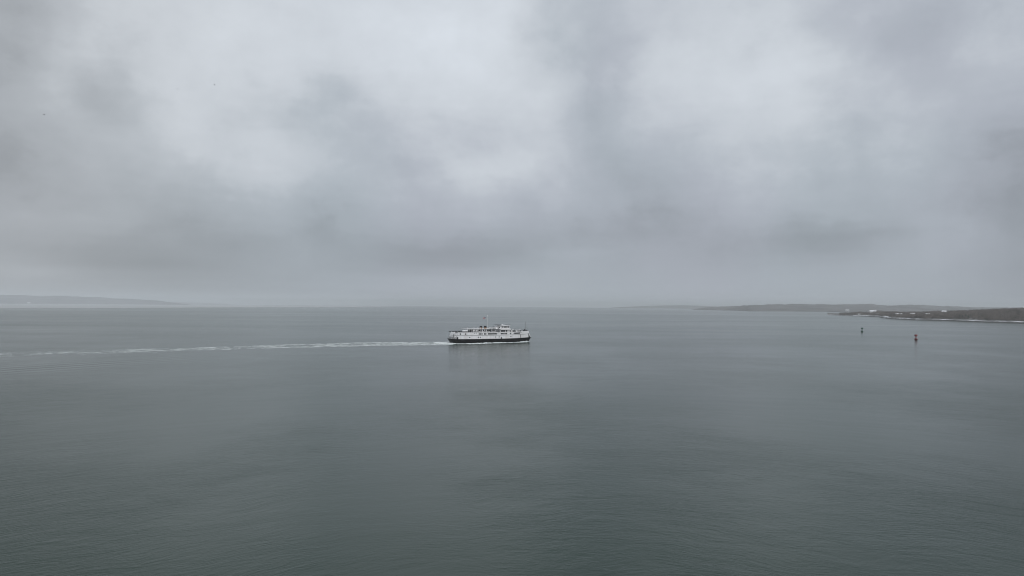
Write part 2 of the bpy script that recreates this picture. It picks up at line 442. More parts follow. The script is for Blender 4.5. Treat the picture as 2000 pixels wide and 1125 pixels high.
class MB:
    """collects simple shapes, builds ONE mesh object"""
    def __init__(self):
        self.v, self.f = [], []

    def add(self, v, f):
        b = len(self.v)
        self.v += [tuple(p) for p in v]
        self.f += [tuple(i + b for i in q) for q in f]
        return self

    def box(self, x0, x1, y0, y1, z0, z1, top=None):
        """top: (dx0, dx1, dy0, dy1) insets of the upper face"""
        a, b, c, d = top or (0, 0, 0, 0)
        v = [(x0, y0, z0), (x1, y0, z0), (x1, y1, z0), (x0, y1, z0),
             (x0 + a, y0 + c, z1), (x1 - b, y0 + c, z1), (x1 - b, y1 - d, z1), (x0 + a, y1 - d, z1)]
        return self.add(v, [(3, 2, 1, 0), (4, 5, 6, 7), (0, 1, 5, 4), (1, 2, 6, 5), (2, 3, 7, 6), (3, 0, 4, 7)])

    def tube(self, p, q, r0, r1=None, n=8):
        r1 = r0 if r1 is None else r1
        p, q = Vector(p), Vector(q)
        d = (q - p).normalized()
        a = d.orthogonal().normalized()
        b = d.cross(a)
        v = []
        for c, r in ((p, r0), (q, r1)):
            for k in range(n):
                t = 2 * math.pi * k / n
                v.append(c + a * (r * math.cos(t)) + b * (r * math.sin(t)))
        f = [(k, (k + 1) % n, n + (k + 1) % n, n + k) for k in range(n)]
        f += [tuple(range(n - 1, -1, -1)), tuple(range(n, 2 * n))]
        return self.add(v, f)

    def lathe(self, prof, n=16, cx=0, cy=0):
        v, f = [], []
        for r, z in prof:
            for k in range(n):
                t = 2 * math.pi * k / n
                v.append((cx + r * math.cos(t), cy + r * math.sin(t), z))
        for i in range(len(prof) - 1):
            for k in range(n):
                f.append((i * n + k, i * n + (k + 1) % n, (i + 1) * n + (k + 1) % n, (i + 1) * n + k))
        f += [tuple(range(n - 1, -1, -1)), tuple(range((len(prof) - 1) * n, len(prof) * n))]
        return self.add(v, f)

    def build(self, name, material, parent=None, smooth=False):
        return mesh_obj(name, self.v, self.f, material, parent, smooth)


def tag(o, label=None, cat=None, group=None, kind=None):
    if label:
        o['label'] = label
    if cat:
        o['category'] = cat
    if group:
        o['group'] = group
    if kind:
        o['kind'] = kind
    return o


def empty(name, loc, rz=0.0):
    o = bpy.data.objects.new(name, None)
    o.empty_display_size = 1.0
    o.location = loc
    o.rotation_euler = (0, 0, rz)
    col.objects.link(o)
    return o


def copy_tree(o, parent=None):
    c = o.copy()
    col.objects.link(c)
    if parent:
        c.parent = parent
    for ch in list(o.children):
        copy_tree(ch, c)
    return c


def share(src, name, loc, rz, parent, scale=None):
    """another object with the mesh of src"""
    o = bpy.data.objects.new(name, src.data)
    o.location = loc
    o.rotation_euler = (0, 0, rz)
    if scale:
        o.scale = scale
    o.parent = parent
    col.objects.link(o)
    return o


# ---------------------------------------------------------------- sea: one curved sheet past the horizon
def build_sea():
    nseg = 144
    radii = [0.0, 15.0]
    while radii[-1] < 30500:
        radii.append(radii[-1] * 1.11)
    v = [(0, 0, 0)]
    for r in radii[1:]:
        for k in range(nseg):
            t = 2 * math.pi * k / nseg
            v.append((r * math.sin(t), r * math.cos(t), drop(r)))
    f = []
    for k in range(nseg):
        f.append((0, 1 + (k + 1) % nseg, 1 + k))
    for i in range(len(radii) - 2):
        a, b = 1 + i * nseg, 1 + (i + 1) * nseg
        for k in range(nseg):
            f.append((a + k, a + (k + 1) % nseg, b + (k + 1) % nseg, b + k))
    o = mesh_obj('sea', v, f, M['water'], smooth=True)
    tag(o, 'calm grey green sea reaching to the horizon', kind='structure')


build_sea()


# ---------------------------------------------------------------- land
def interp(x, xs, ys):
    return float(np.interp(x, xs, ys))


def fbm(x, y, s, o=4):
    return mnoise.fractal(Vector((x * s, y * s, 0.37)), 1.0, 2.0, o)


def line_y(px):
    """image height of the true horizontal at a column (from the camera's tilt)"""
    v = ray(px, 600)
    # walk to elevation 0
    lo, hi = 560.0, 640.0
    for _ in range(40):
        m = (lo + hi) / 2
        if ray(px, m).z > 0:
            lo = m
        else:
            hi = m
    return lo


class Land:
    """a coast: shore distance and ridge height by bearing, real heights above the sea"""
    def __init__(self, xs, shore_y, top_y, depth, ridge, tree, mats, seed, rows, ncol, name, label, rough=1.0, minh=3.0):
        self.cols = []
        P = np.linspace(xs[0], xs[-1], ncol)
        shore_px, shore_v = zip(*shore_y)
        top_px, top_v = zip(*top_y)
        verts, faces, fm = [], [], []
        self.name = name
        self.depth = depth
        for px in P:
            sp = on_water(px, interp(px, shore_px, shore_v))
            b = math.atan2(sp.x, sp.y)
            ds = math.hypot(sp.x, sp.y)
            ds += fbm(px * 0.05, seed, 1.0) * ds * 0.004
            dr = ds + ridge
            top = CAM_H + (line_y(px) - interp(px, top_px, top_v)) * dr / FPX - drop(dr) * 1.0 - tree
            self.cols.append((b, ds, max(top, minh)))
        self.b = [c[0] for c in self.cols]
        self.d = [c[1] for c in self.cols]
        self.h = [c[2] for c in self.cols]
        self.ridge, self.rough, self.seed = ridge, rough, seed
        self.rows = rows
        for (b, ds, h) in self.cols:
            for t in rows:
                d = ds + t
                verts.append((math.sin(b) * d, math.cos(b) * d, self.height(b, t) + drop(d)))
        nr = len(rows)
        for i in range(ncol - 1):
            for j in range(nr - 1):
                faces.append((i * nr + j, (i + 1) * nr + j, (i + 1) * nr + j + 1, i * nr + j + 1))
                fm.append(mats[1](rows[j]) if len(mats) > 1 else 0)
        self.o = mesh_obj(name, verts, faces, None, smooth=True, mats=mats[0], fmat=fm)
        tag(self.o, label, kind='structure')

    def height(self, b, t):
        h = float(np.interp(b, self.b, self.h))
        ds = float(np.interp(b, self.b, self.d))
        if t <= 0:
            return -1.5
        s = min(t / self.ridge, 1.0)
        bank = min(t / 26.0, 1.0)
        base = 4.2 * bank * min(1.0, h / 5.0)
        up = (h - base) * (s * s * (3 - 2 * s)) ** 0.8 if s < 1 else (h - base)
        if t > self.ridge:
            up *= max(0.0, 1 - ((t - self.ridge) / (self.depth * 1.3)) ** 2)
        d = ds + t
        rel = fbm(math.sin(b) * d, math.cos(b) * d, 0.006, 5)
        rgh = rel * min(0.22 * h, 6.0) * self.rough * min(t / 120.0, 1.0)
        return base + up + rgh

    def point(self, b, t, extra=0.0):
        d = float(np.interp(b, self.b, self.d)) + t
        return Vector((math.sin(b) * d, math.cos(b) * d, self.height(b, t) + drop(d) + extra))


# --- near headland on the right
HEAD_SHORE = [(1616, 615.3), (1640, 616.2), (1680, 617.6), (1715, 619.0), (1724, 621.0), (1740, 623.0), (1780, 624.8), (1800, 625.6), (1860, 627.0),
              (1900, 628.8), (1950, 630.2), (2000, 632.0), (2150, 637.0), (2400, 645.0)]
HEAD_TOP = [(1616, 614.6), (1636, 613.4), (1642, 610.2), (1680, 607.8), (1705, 606.6), (1730, 607.6), (1760, 609.0), (1800, 608.6), (1844, 606.6),
            (1880, 605.8), (1920, 605.0), (1960, 604.2), (2000, 603.6), (2150, 602.6), (2400, 602.0)]
rows_head = [-30, 0, 4, 8, 12, 17, 22, 27, 34, 50, 75, 105, 140, 180, 230, 290, 360, 440, 520, 610, 700, 800, 920, 1050]


def head_mat(t):
    if t < 12:
        return 1
    if t < 27:
        return 2
    return 0


M['snowbank'] = mat('snowy_bank', (0.62, 0.63, 0.66), 0.85, 0.2, color2=(0.085, 0.082, 0.08), vscale=0.05, stretch=(1.0, 0.4, 1.0))
head = Land([1616, 2400], HEAD_SHORE, HEAD_TOP, 1050, 520, 9.0, ([M['floor'], M['rock'], M['snowbank']], head_mat), 3.1, rows_head, 240,
            'headland', 'low wooded headland with snowy beach reaching in from the right', rough=1.0, minh=2.2)
# --- hills behind it
rows_far = [-60, 0, 20, 60, 140, 260, 420, 600, 800, 1050, 1300, 1550, 1800, 2200, 2700]
hills = Land([1352, 2500], [(1352, 604.6), (1360, 605.2), (1420, 606.4), (1455, 607.2), (1460, 608.0), (1560, 608.3), (1640, 609.2), (2500, 612)],
             [(1352, 604.0), (1362, 602.6), (1385, 599.8), (1420, 598.2), (1445, 597.8), (1480, 596.0), (1520, 594.6), (1560, 594.4), (1600, 594.8), (1640, 595.6),
              (1665, 595.2), (1695, 594.8), (1720, 597.0), (1745, 597.2), (1770, 596.4), (1810, 597.2), (1850, 598.8), (1900, 600.2), (1960, 601.0),
              (2000, 601.6), (2200, 602.0), (2500, 602)], 2700, 1300, 0.0, ([M['farwood']],), 8.7, rows_far, 260, 'hills', 'hazy wooded hills behind the headland', rough=1.5)
hills2 = Land([1195, 1400], [(1195, 601.5), (1300, 602.3), (1400, 603.2)],
              [(1195, 600.4), (1225, 599.0), (1260, 597.6), (1300, 596.6), (1335, 596.2), (1360, 597.0), (1400, 598.5)],
              2700, 1300, 0.0, ([M['farwood']],), 5.5, rows_far, 80, 'hills', 'faintest low land showing left of the hazy right hand hills', rough=0.5)
shore_l = Land([-420, 372], [(-420, 592.0), (0, 593.2), (130, 593.9), (250, 594.6), (372, 595.6)],
               [(-420, 580.0), (-150, 577.5), (0, 578.4), (45, 578.8), (75, 580.6), (110, 579.6), (130, 579.8), (165, 581.4), (195, 581.6), (230, 583.6), (270, 585.4),
                (305, 587.2), (335, 591.0), (372, 594.6)], 2700, 1300, 0.0, ([M['farwood']],), 2.2, rows_far, 200, 'far_shore',
               'hazy wooded shore low on the left horizon', rough=1.5)
shore_l2 = Land([240, 460], [(240, 593.8), (460, 595.5)], [(240, 588.6), (300, 589.0), (350, 590.2), (400, 591.6), (430, 592.8), (445, 593.8), (460, 594.6)],
                2700, 1300, 0.0, ([M['farwood']],), 6.2, rows_far, 80, 'far_shore', 'fainter end of the left shore fading into haze', rough=0.5)


# --- pale flat band under the far left shore
def pale_band():
    m = mat('pale_matte', (0.40, 0.41, 0.415), 0.55, 0.3, color2=(0.33, 0.345, 0.355), vscale=0.004)  # pale matte colour for a flat sheet lying just above the sea
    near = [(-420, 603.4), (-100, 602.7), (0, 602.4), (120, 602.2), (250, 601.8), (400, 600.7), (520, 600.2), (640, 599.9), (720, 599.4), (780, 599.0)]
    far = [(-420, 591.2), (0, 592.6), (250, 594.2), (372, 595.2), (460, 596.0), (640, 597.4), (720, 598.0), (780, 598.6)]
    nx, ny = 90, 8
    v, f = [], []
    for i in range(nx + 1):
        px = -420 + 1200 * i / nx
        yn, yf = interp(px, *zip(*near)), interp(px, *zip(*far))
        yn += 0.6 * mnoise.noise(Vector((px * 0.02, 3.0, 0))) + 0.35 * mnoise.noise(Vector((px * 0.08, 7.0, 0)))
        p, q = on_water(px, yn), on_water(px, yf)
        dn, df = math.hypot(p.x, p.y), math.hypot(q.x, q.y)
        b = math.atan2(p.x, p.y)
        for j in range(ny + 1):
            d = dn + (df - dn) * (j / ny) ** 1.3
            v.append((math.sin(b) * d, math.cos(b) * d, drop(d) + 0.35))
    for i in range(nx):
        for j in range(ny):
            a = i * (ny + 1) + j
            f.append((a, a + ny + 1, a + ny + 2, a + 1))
    o = mesh_obj('pale_sheet', v, f, m, smooth=True)
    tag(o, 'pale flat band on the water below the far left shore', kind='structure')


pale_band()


# --- open snowy ground on the headland
def bearing(px):
    v = ray(px, 600)
    return math.atan2(v.x, v.y)


def snow_field(px0, px1, t0, t1, label, nu=14, nv=6, lift=0.5):
    v, f = [], []
    for i in range(nu + 1):
        for j in range(nv + 1):
            u, w = i / nu, j / nv
            tt = t0 + (t1 - t0) * w + 0.12 * (t1 - t0) * math.sin(u * 9 + w * 3)
            b = bearing(px0 + (px1 - px0) * u + 1.2 * math.sin(w * 5 + px0))
            v.append(head.point(b, tt, lift))
    for i in range(nu):
        for j in range(nv):
            f.append((i * (nv + 1) + j, (i + 1) * (nv + 1) + j, (i + 1) * (nv + 1) + j + 1, i * (nv + 1) + j + 1))
    o = mesh_obj('snow_field', v, f, M['snow'], smooth=True)
    tag(o, label, kind='structure')


CLEAR = [(1684, 1724, 250, 470), (1724, 1742, 25, 120), (1746, 1764, 215, 330), (1776, 1790, 300, 390), (1801, 1818, 215, 320), (1837, 1851, 400, 520)]
snow_field(1685, 1722, 330, 460, 'snowy open ground in front of the large white roofed building')
snow_field(1725, 1741, 34, 100, 'pale snowy lawn at the water by the step in the shore')
snow_field(1803, 1815, 225, 300, 'small sloping snowy clearing in the middle of the headland wood')


# --- winter wood: bare crowns of thin upright twigs, far too many to count
def build_wood():
    V, F = [], []
    nv = 0
    pxs = np.linspace(1640, 2120, 900)
    count = 0
    tri = []
    pts = []
    tries = 0
    while count < 12000 and tries < 90000:
        tries += 1
        px = rng.uniform(1640, 2080)
        t = 30 + 620 * rng.random() ** 1.15
        if any(a < px < b and c < t < d for a, b, c, d in CLEAR) and rng.random() < 0.96:
            continue
        b = bearing(px)
        h = float(np.interp(b, head.b, head.h))
        p = head.point(b, t)
        if p.z - drop(math.hypot(p.x, p.y)) < 0.6:
            continue
        edge = min(1.0, (px - 1636) / 40.0)
        if px < 1700 and t > 420:
            continue
        dens = fbm(p.x, p.y, 0.010, 3)
        if dens < -0.12 and rng.random() < 0.75:
            continue
        hh = rng.uniform(6.0, 12.5) * (0.7 + 0.3 * edge) * (0.75 if t < 60 else 1.0)
        pts.append((p, hh))
        count += 1
    for p, hh in pts:
        w = hh * rng.uniform(0.28, 0.42)
        px_, py_, pz_ = p
        # trunk
        a = rng.random() * 6.28
        V += [(px_ - 0.18 * math.cos(a), py_ - 0.18 * math.sin(a), pz_ - 0.3), (px_ + 0.18 * math.cos(a), py_ + 0.18 * math.sin(a), pz_ - 0.3), (px_, py_, pz_ + hh * 0.8)]
        for k in range(26):
            a = rng.random() * 6.283
            q = rng.random() ** 0.6
            zc = rng.uniform(0.28, 1.0)
            rad = w * q * math.sqrt(max(0.05, 1 - ((zc - 0.6) / 0.46) ** 2))
            cx, cy, cz = px_ + rad * math.cos(a), py_ + rad * math.sin(a), pz_ + hh * zc
            b2 = rng.random() * 6.283
            wd = rng.uniform(0.18, 0.45)
            ln = rng.uniform(0.9, 2.0)
            V += [(cx - wd * math.cos(b2), cy - wd * math.sin(b2), cz - ln * 0.5), (cx + wd * math.cos(b2), cy + wd * math.sin(b2), cz - ln * 0.4),
                  (cx + 0.4 * math.cos(a), cy + 0.4 * math.sin(a), cz + ln * 0.6)]
    n = len(V) // 3
    o = mesh_obj('winter_wood', V, [(3 * i, 3 * i + 1, 3 * i + 2) for i in range(n)], M['twig'])
    tag(o, 'bare grey brown winter wood covering the headland', 'woods', kind='stuff')


build_wood()


def build_rocks():
    mb = MB()
    for k in range(1500):
        px = rng.uniform(1618, 2060)
        b = bearing(px)
        t = rng.uniform(-7, 12)
        p = head.point(b, max(t, 0.1))
        if t < 0:
            d = math.hypot(p.x, p.y) + t
            p = Vector((math.sin(b) * d, math.cos(b) * d, drop(d)))
        s = rng.uniform(0.5, 1.5)
        ang = rng.random() * 3
        v = []
        for zz, rr in ((-0.4, 1.0), (0.35, 0.85), (0.75, 0.4)):
            for q in range(5):
                t2 = ang + q * 1.2566
                r = s * rr * rng.uniform(0.75, 1.2)
                v.append((p.x + r * math.cos(t2) * 1.4, p.y + r * math.sin(t2), p.z + zz * s))
        f = []
        for i in range(2):
            for q in range(5):
                f.append((i * 5 + q, i * 5 + (q + 1) % 5, (i + 1) * 5 + (q + 1) % 5, (i + 1) * 5 + q))
        f.append((10, 11, 12, 13, 14))
        mb.add(v, f)
    o = mb.build('shore_rocks', M['rock'])
    tag(o, 'dark boulders strewn along the waterline of the headland', 'rocks', kind='stuff')


build_rocks()


def evergreen(p, h, label, group=None):
    root = empty('evergreen_tree', p)
    tag(root, label, 'tree', group)
    MB().tube((0, 0, -0.5), (0, 0, h * 0.9), h * 0.022, h * 0.006, 6).build('trunk', M['bark'], root)
    V, F = [], []
    for k in range(320):
        u = rng.random() ** 0.75
        z = h * (0.12 + 0.88 * (1 - u)) if True else 0
        rmax = h * 0.26 * (u ** 0.8) * rng.uniform(0.75, 1.12)
        a = rng.random() * 6.283
        q = rmax * rng.random() ** 0.4
        x, y = q * math.cos(a), q * math.sin(a)
        L = h * 0.075 * rng.uniform(0.7, 1.4)
        wd = L * 0.45
        b = len(V)
        V += [(x - wd * math.sin(a), y + wd * math.cos(a), z + 0.15 * L), (x + wd * math.sin(a), y - wd * math.cos(a), z + 0.1 * L),
              (x + L * math.cos(a), y + L * math.sin(a), z - 0.45 * L), (x - 0.3 * L * math.cos(a), y - 0.3 * L * math.sin(a), z + 0.6 * L)]
        F += [(b, b + 1, b + 2), (b + 1, b, b + 3)]
    mesh_obj('crown', V, F, M['needle'], root)
    return root


EVG = [(1693, 340, 11, 'dark evergreen beside the large white roofed building'),
       (1874, 70, 12, None), (1880, 60, 11, None), (1886, 85, 13, None), (1891, 64, 10, None), (1869, 95, 12, None),
       (1912, 150, 11, 'pair of dark evergreens inland of the shore clump'), (1916, 165, 12, 'pair of dark evergreens inland of the shore clump'),
       (1986, 60, 11, 'tallest dark evergreen near the right edge by the beach')]
for px, t, h, lab in EVG:
    if lab is None:
        evergreen(head.point(bearing(px), t), h, 'dark evergreen in the clump standing just above the beach', 'evergreen clump above the beach')
    elif lab.startswith('pair'):
        evergreen(head.point(bearing(px), t), h, 'dark evergreen of the pair standing inland of the shore clump', 'inland evergreen pair')
    else:
        evergreen(head.point(bearing(px), t), h, lab)


def house(px, t, w, dpt, hh, roofh, rz, wallm, label, cat='house', land=head, roofm='snow'):
    b = bearing(px)
    p = land.point(b, t, -0.4)
    root = empty('house', p, -b + rz)
    tag(root, label, cat)
    MB().box(-w / 2, w / 2, -dpt / 2, dpt / 2, 0, hh).build('wall', M[wallm], root)
    e = 0.5
    mb = MB()
    z0, z1 = hh + 0.02, hh + roofh
    v = [(-w / 2 - e, -dpt / 2 - e, z0), (w / 2 + e, -dpt / 2 - e, z0), (w / 2 + e, dpt / 2 + e, z0), (-w / 2 - e, dpt / 2 + e, z0), (-w / 2 - e, 0, z1), (w / 2 + e, 0, z1)]
    mb.add(v, [(0, 1, 5, 4), (2, 3, 4, 5), (3, 0, 4), (1, 2, 5), (3, 2, 1, 0)])
    rf = mb.build('roof', M[roofm], root)
    MB().box(w * 0.22, w * 0.22 + 0.9, -0.3, 0.6, hh + roofh * 0.5, hh + roofh + 1.2).build('chimney', M['brickc'], rf)
    k = max(2, int(w / 3.2))
    for i in range(k):
        x = -w / 2 + w * (i + 0.5) / k
        for zf in ((0.5,) if hh < 5 else (0.27, 0.72)):
            if i == k // 2 and zf < 0.6:
                dr = MB().box(x - 0.5, x + 0.5, -dpt / 2 - 0.06, -dpt / 2 + 0.02, 0.3, 2.4).build('door', M['dark'], root)
                continue
            f = MB().box(x - 0.6, x + 0.6, -dpt / 2 - 0.05, -dpt / 2 + 0.02, hh * zf - 0.7, hh * zf + 0.7).build('window', M['white'], root)
            MB().box(x - 0.48, x + 0.48, -dpt / 2 - 0.08, -dpt / 2 - 0.04, hh * zf - 0.58, hh * zf + 0.58).build('pane', M['glass'], f)
    return root


house(1705, 480, 26, 12, 7.5, 5.5, 0.05, 'clap', 'largest building on the headland, long with a snow covered roof', 'building')
house(1752, 260, 10, 8, 5.2, 4.6, 0.3, 'shingle', 'snow roofed house, left of the two close together in the wood')
house(1758.5, 285, 10, 8, 5.2, 4.4, -0.2, 'clap', 'snow roofed house, right of the two close together in the wood')
house(1782, 345, 13, 9, 5.2, 4.4, 0.1, 'clap', 'lone snow roofed house between the close pair and the snowy clearing')
house(1812, 312, 13, 9, 5.0, 4.8, 0.5, 'shingle', 'snow roofed house at the top of the small sloping clearing')
house(1844, 500, 12, 9, 8.0, 5.0, -0.3, 'clap', 'farthest white house on the crest of the headland')
house(1678, 46, 7, 6, 3.2, 2.4, 0.2, 'clap', 'tiny pale cottage at the water on the left point')
house(1655, 40, 26, 14, 8, 6, 0.1, 'clap', 'pale building on the far shore behind the tip of the point', 'building', land=hills)
house(56, 60, 46, 22, 12, 8, 0.1, 'clap', 'white building at the water on the far left shore', 'building', land=shore_l)

# ---------------------------------------------------------------- ferry
STERN = on_water(879, 671.0)
BOW = on_water(1034, 667.6)
mid = (STERN + BOW) * 0.5
head_ang = math.atan2(BOW.y - STERN.y, BOW.x - STERN.x)
FL = (BOW - STERN).length
print('ferry length', round(FL, 1), 'heading deg', round(math.degrees(head_ang), 1), 'dist', round(mid.length))
HALF = 38.0
ferry = empty('ferry', (0, 0, 0), head_ang)
nvec = Vector((-math.sin(head_ang), math.cos(head_ang), 0))
fpos = mid + nvec * 7.5 + Vector((math.cos(head_ang), math.sin(head_ang), 0)) * 3.3
ferry.scale = (1.055, 1.0, 1.0)
ferry.location = (fpos.x, fpos.y, sea_z(fpos.x, fpos.y))
tag(ferry, 'white passenger car ferry with black hull steaming right across the sea', 'ferry')
BEAM = 8.6


def hb(x, xs, xb, B=BEAM):
    """half breadth at x for a plan that ends at xs (stern) and xb (bow)"""
    if x > 16:
        s = min(1.0, (x - 16) / (xb - 16))
        return B * (1 - 0.72 * s ** 2.3)
    if x < -31:
        s = min(1.0, (-31 - x) / (-31 - xs))
        return B * (1 - 0.62 * s ** 2.0)
    return B


def sheer(x):
    return 0.75 * (max(0, x) / 38.0) ** 2 + 0.35 * (max(0, -x) / 38.0) ** 2


NST = 80


def plan(xs, xb, B=BEAM):
    st = [xs + (xb - xs) * i / NST for i in range(NST + 1)]
    pts = [(x, -hb(x, xs, xb, B)) for x in st]
    pts += [(x, hb(x, xs, xb, B)) for x in reversed(st)]
    return pts


def loft(levels, name, material, parent, cap=True, lower_cap=False):
    """levels: (z, xs, xb, B, use_sheer)"""
    V, F = [], []
    n = 2 * (NST + 1)
    for z, xs, xb, B, sh in levels:
        for (x, y) in plan(xs, xb, B):
            V.append((x, y, z + (sheer(x) if sh else 0)))
    for i in range(len(levels) - 1):
        for k in range(n):
            F.append((i * n + k, i * n + (k + 1) % n, (i + 1) * n + (k + 1) % n, (i + 1) * n + k))
    def capf(base, up):
        for k in range(NST):
            q = (base + k, base + k + 1, base + n - 2 - k, base + n - 1 - k)
            F.append(q if up else q[::-1])
    if cap:
        capf((len(levels) - 1) * n, True)
    if lower_cap:
        capf(0, False)
    return mesh_obj(name, V, F, material, parent)


hull = loft([(-2.0, -34.5, 33.5, 7.2, 0), (0.0, -36.0, 35.8, 8.2, 0), (1.6, -37.2, 37.3, 8.6, 1), (3.05, -37.9, 38.3, 8.7, 1)], 'hull', M['black'], ferry)
loft([(2.96, -38.3, 38.9, 8.95, 1), (3.42, -38.3, 38.9, 8.95, 1)], 'rubbing_strake', M['black'], hull, lower_cap=True)
# two white shell decks; ends lean inwards
Z1, Z2, Z3 = 3.4, 6.45, 9.25
lower = loft([(Z1, -37.4, 38.0, 8.6, 1), (Z2, -36.3, 36.9, 8.6, 1)], 'lower_side', M['white'], ferry)
loft([(Z2 - 0.02, -36.42, 37.02, 8.72, 1), (Z2 + 0.2, -36.36, 36.96, 8.72, 1)], 'side_rail', M['rub'], lower, lower_cap=True)
upper = loft([(Z2 + 0.1, -36.28, 36.88, 8.58, 1), (Z3 - 0.45, -35.4, 36.0, 8.58, 1)], 'upper_side', M['white'], ferry, cap=False)
deck = loft([(Z3 - 0.4, -35.3, 35.9, 8.4, 1), (Z3 - 0.3, -35.25, 35.85, 8.4, 1)], 'top_deck', M['deck'], ferry)


def bulwark():
    V, F = [], []
    n = 2 * (NST + 1)
    specs = [(Z3 - 0.46, -35.4, 36.0, 8.58), (Z3, -35.05, 35.65, 8.58), (Z3, -34.9, 35.5, 8.42), (Z3 - 0.42, -35.2, 35.8, 8.42)]
    for z, xs, xb, B in specs:
        for x, y in plan(xs, xb, B):
            V.append((x, y, z + sheer(x)))
    for i in range(3):
        for k in range(n):
            F.append((i * n + k, i * n + (k + 1) % n, (i + 1) * n + (k + 1) % n, (i + 1) * n + k))
    return mesh_obj('bulwark', V, F, M['white'], ferry)


bulwark()


def side_frame(x, z, side):
    """point just off the shell and its turn about z; lean of the ends ignored amidships"""
    def ends(zz):
        f = (zz - Z1) / (Z3 - Z1)
        return -37.4 + 2.35 * f, 38.0 - 2.35 * f
    xs, xb = ends(z)
    h0, h1 = hb(x - 0.3, xs, xb, 8.6), hb(x + 0.3, xs, xb, 8.6)
    a = math.atan2(-(h1 - h0), 0.6)
    y = -(h0 + h1) / 2
    if side > 0:
        return Vector((x, -y, z + sheer(x))), math.pi - a
    return Vector((x, y, z + sheer(x))), a


# window: frame with a dark pane, origin on the shell, looking along -y
def make_window(w, h, name):
    f = MB()
    t = 0.06
    f.box(-w / 2 - t, w / 2 + t, -0.05, 0.03, -h / 2 - t, -h / 2)
    f.box(-w / 2 - t, w / 2 + t, -0.05, 0.03, h / 2, h / 2 + t)
    f.box(-w / 2 - t, -w / 2, -0.05, 0.03, -h / 2, h / 2)
    f.box(w / 2, w / 2 + t, -0.05, 0.03, -h / 2, h / 2)
    fo = f.build(name, M['grey_paint'])
    po = MB().box(-w / 2, w / 2, -0.03, 0.03, -h / 2, h / 2).build('pane', M['glass'])
    return fo, po


def sx(zx):
    """station along the ship for a place in the enlarged photograph (0 at midships)"""
    u = (zx - 130.0) / 1760.0
    return -37.6 + 75.6 * u


WIN = {}


def put_window(x, z, w, h, name='window', sides=(-1, 1), on=None, y=None):
    key = (w, h, name)
    if key not in WIN:
        WIN[key] = make_window(w, h, name)
        for o in WIN[key]:
            col.objects.unlink(o)
    fo, po = WIN[key]
    for s in sides:
        if y is None:
            p, a = side_frame(x, z, s)
        else:
            p, a = Vector((x, -y if s < 0 else y, z)), (0.0 if s < 0 else math.pi)
        par = on or ferry
        o = bpy.data.objects.new(name, fo.data)
        o.location, o.rotation_euler, o.parent = p, (0, 0, a), par
        col.objects.link(o)
        q = bpy.data.objects.new('pane', po.data)
        q.parent = o
        col.objects.link(q)


ZW = 7.85
for zx in (665, 695, 725, 780, 808, 865, 890, 915, 940, 965, 990, 1017, 1045, 1150, 1176, 1203, 1231, 1260, 1435, 1463, 1489, 1515, 1541, 1565):
    put_window(sx(zx), ZW, 0.86, 1.15)
for zx in (270, 377, 1355):
    put_window(sx(zx), ZW - 0.05, 0.9, 1.0)
for zx in (565, 600, 1090, 1122, 1590, 1622):
    put_window(sx(zx), ZW + 0.65, 0.5, 0.42, 'vent')
for zx in (465, 650, 692, 1020, 1100, 1360):
    put_window(sx(zx), 4.95, 0.85, 0.62, 'porthole')


def side_panel(x0, x1, z0, z1, name, material, sides=(-1, 1), proud=0.06):
    for s in sides:
        V = []
        for x in (x0, x1):
            for z in (z0, z1):
                p, a = side_frame(x, z, s)
                nrm = Vector((math.sin(a), -math.cos(a), 0))
                V += [p + nrm * proud, p - nrm * 0.05]
        # 0 x0z0o 1 x0z0i 2 x0z1o 3 x0z1i 4 x1z0o 5 x1z0i 6 x1z1o 7 x1z1i
        F = [(0, 4, 6, 2), (1, 3, 7, 5), (0, 2, 3, 1), (4, 5, 7, 6), (2, 6, 7, 3), (0, 1, 5, 4)]
        mesh_obj(name, V, F, material, ferry)


side_panel(sx(203), sx(232), 3.42, 5.5, 'side_door', M['dark'])
side_panel(sx(1136), sx(1160), 3.42, 4.7, 'fuelling_door', M['dark'])
side_panel(sx(1588), sx(1602), 3.42, 6.4, 'drain_trunk', M['dark'])
# bow: black anchor recess, stern: grey end doors
for s in (-1, 1):
    V = []
    for (x, z) in ((34.9, 3.45), (37.0, 3.45), (35.6, 6.9), (35.0, 6.9)):
        p, a = side_frame(x, z, s)
        nrm = Vector((math.sin(a), -math.cos(a), 0))
        p.z -= sheer(x) * 0.0
        V += [p + nrm * 0.10, p - nrm * 0.2]
    F = [(0, 2, 4, 6), (1, 7, 5, 3), (0, 1, 3, 2), (2, 3, 5, 4), (4, 5, 7, 6), (6, 7, 1, 0)]
    mesh_obj('anchor_recess', V, F, M['dark'], ferry)


def end_door(name, stern, z0, z1, material, wfrac=0.93):
    def edge(z):
        f = (z - Z1) / (Z3 - Z1)
        return (-37.4 + 2.35 * f) if stern else (38.0 - 2.35 * f)
    V = []
    for z in (z0, z1):
        x = edge(z)
        y = hb(x, *((x, 40) if stern else (-40, x)), 8.6) * wfrac
        off = -0.08 if stern else 0.08
        zz = z + sheer(x)
        V += [(x + off, -y, zz), (x + off, y, zz), (x - off, -y, zz), (x - off, y, zz)]
    F = [(0, 1, 5, 4), (2, 6, 7, 3), (0, 4, 6, 2), (1, 3, 7, 5), (4, 5, 7, 6), (0, 2, 3, 1)]
    return mesh_obj(name, V, F, material, ferry)


end_door('stern_door', True, 3.5, 8.6, M['stern_grey'], 0.96)
end_door('bow_door', False, 3.5, 6.3, M['grey_paint'], 0.8)
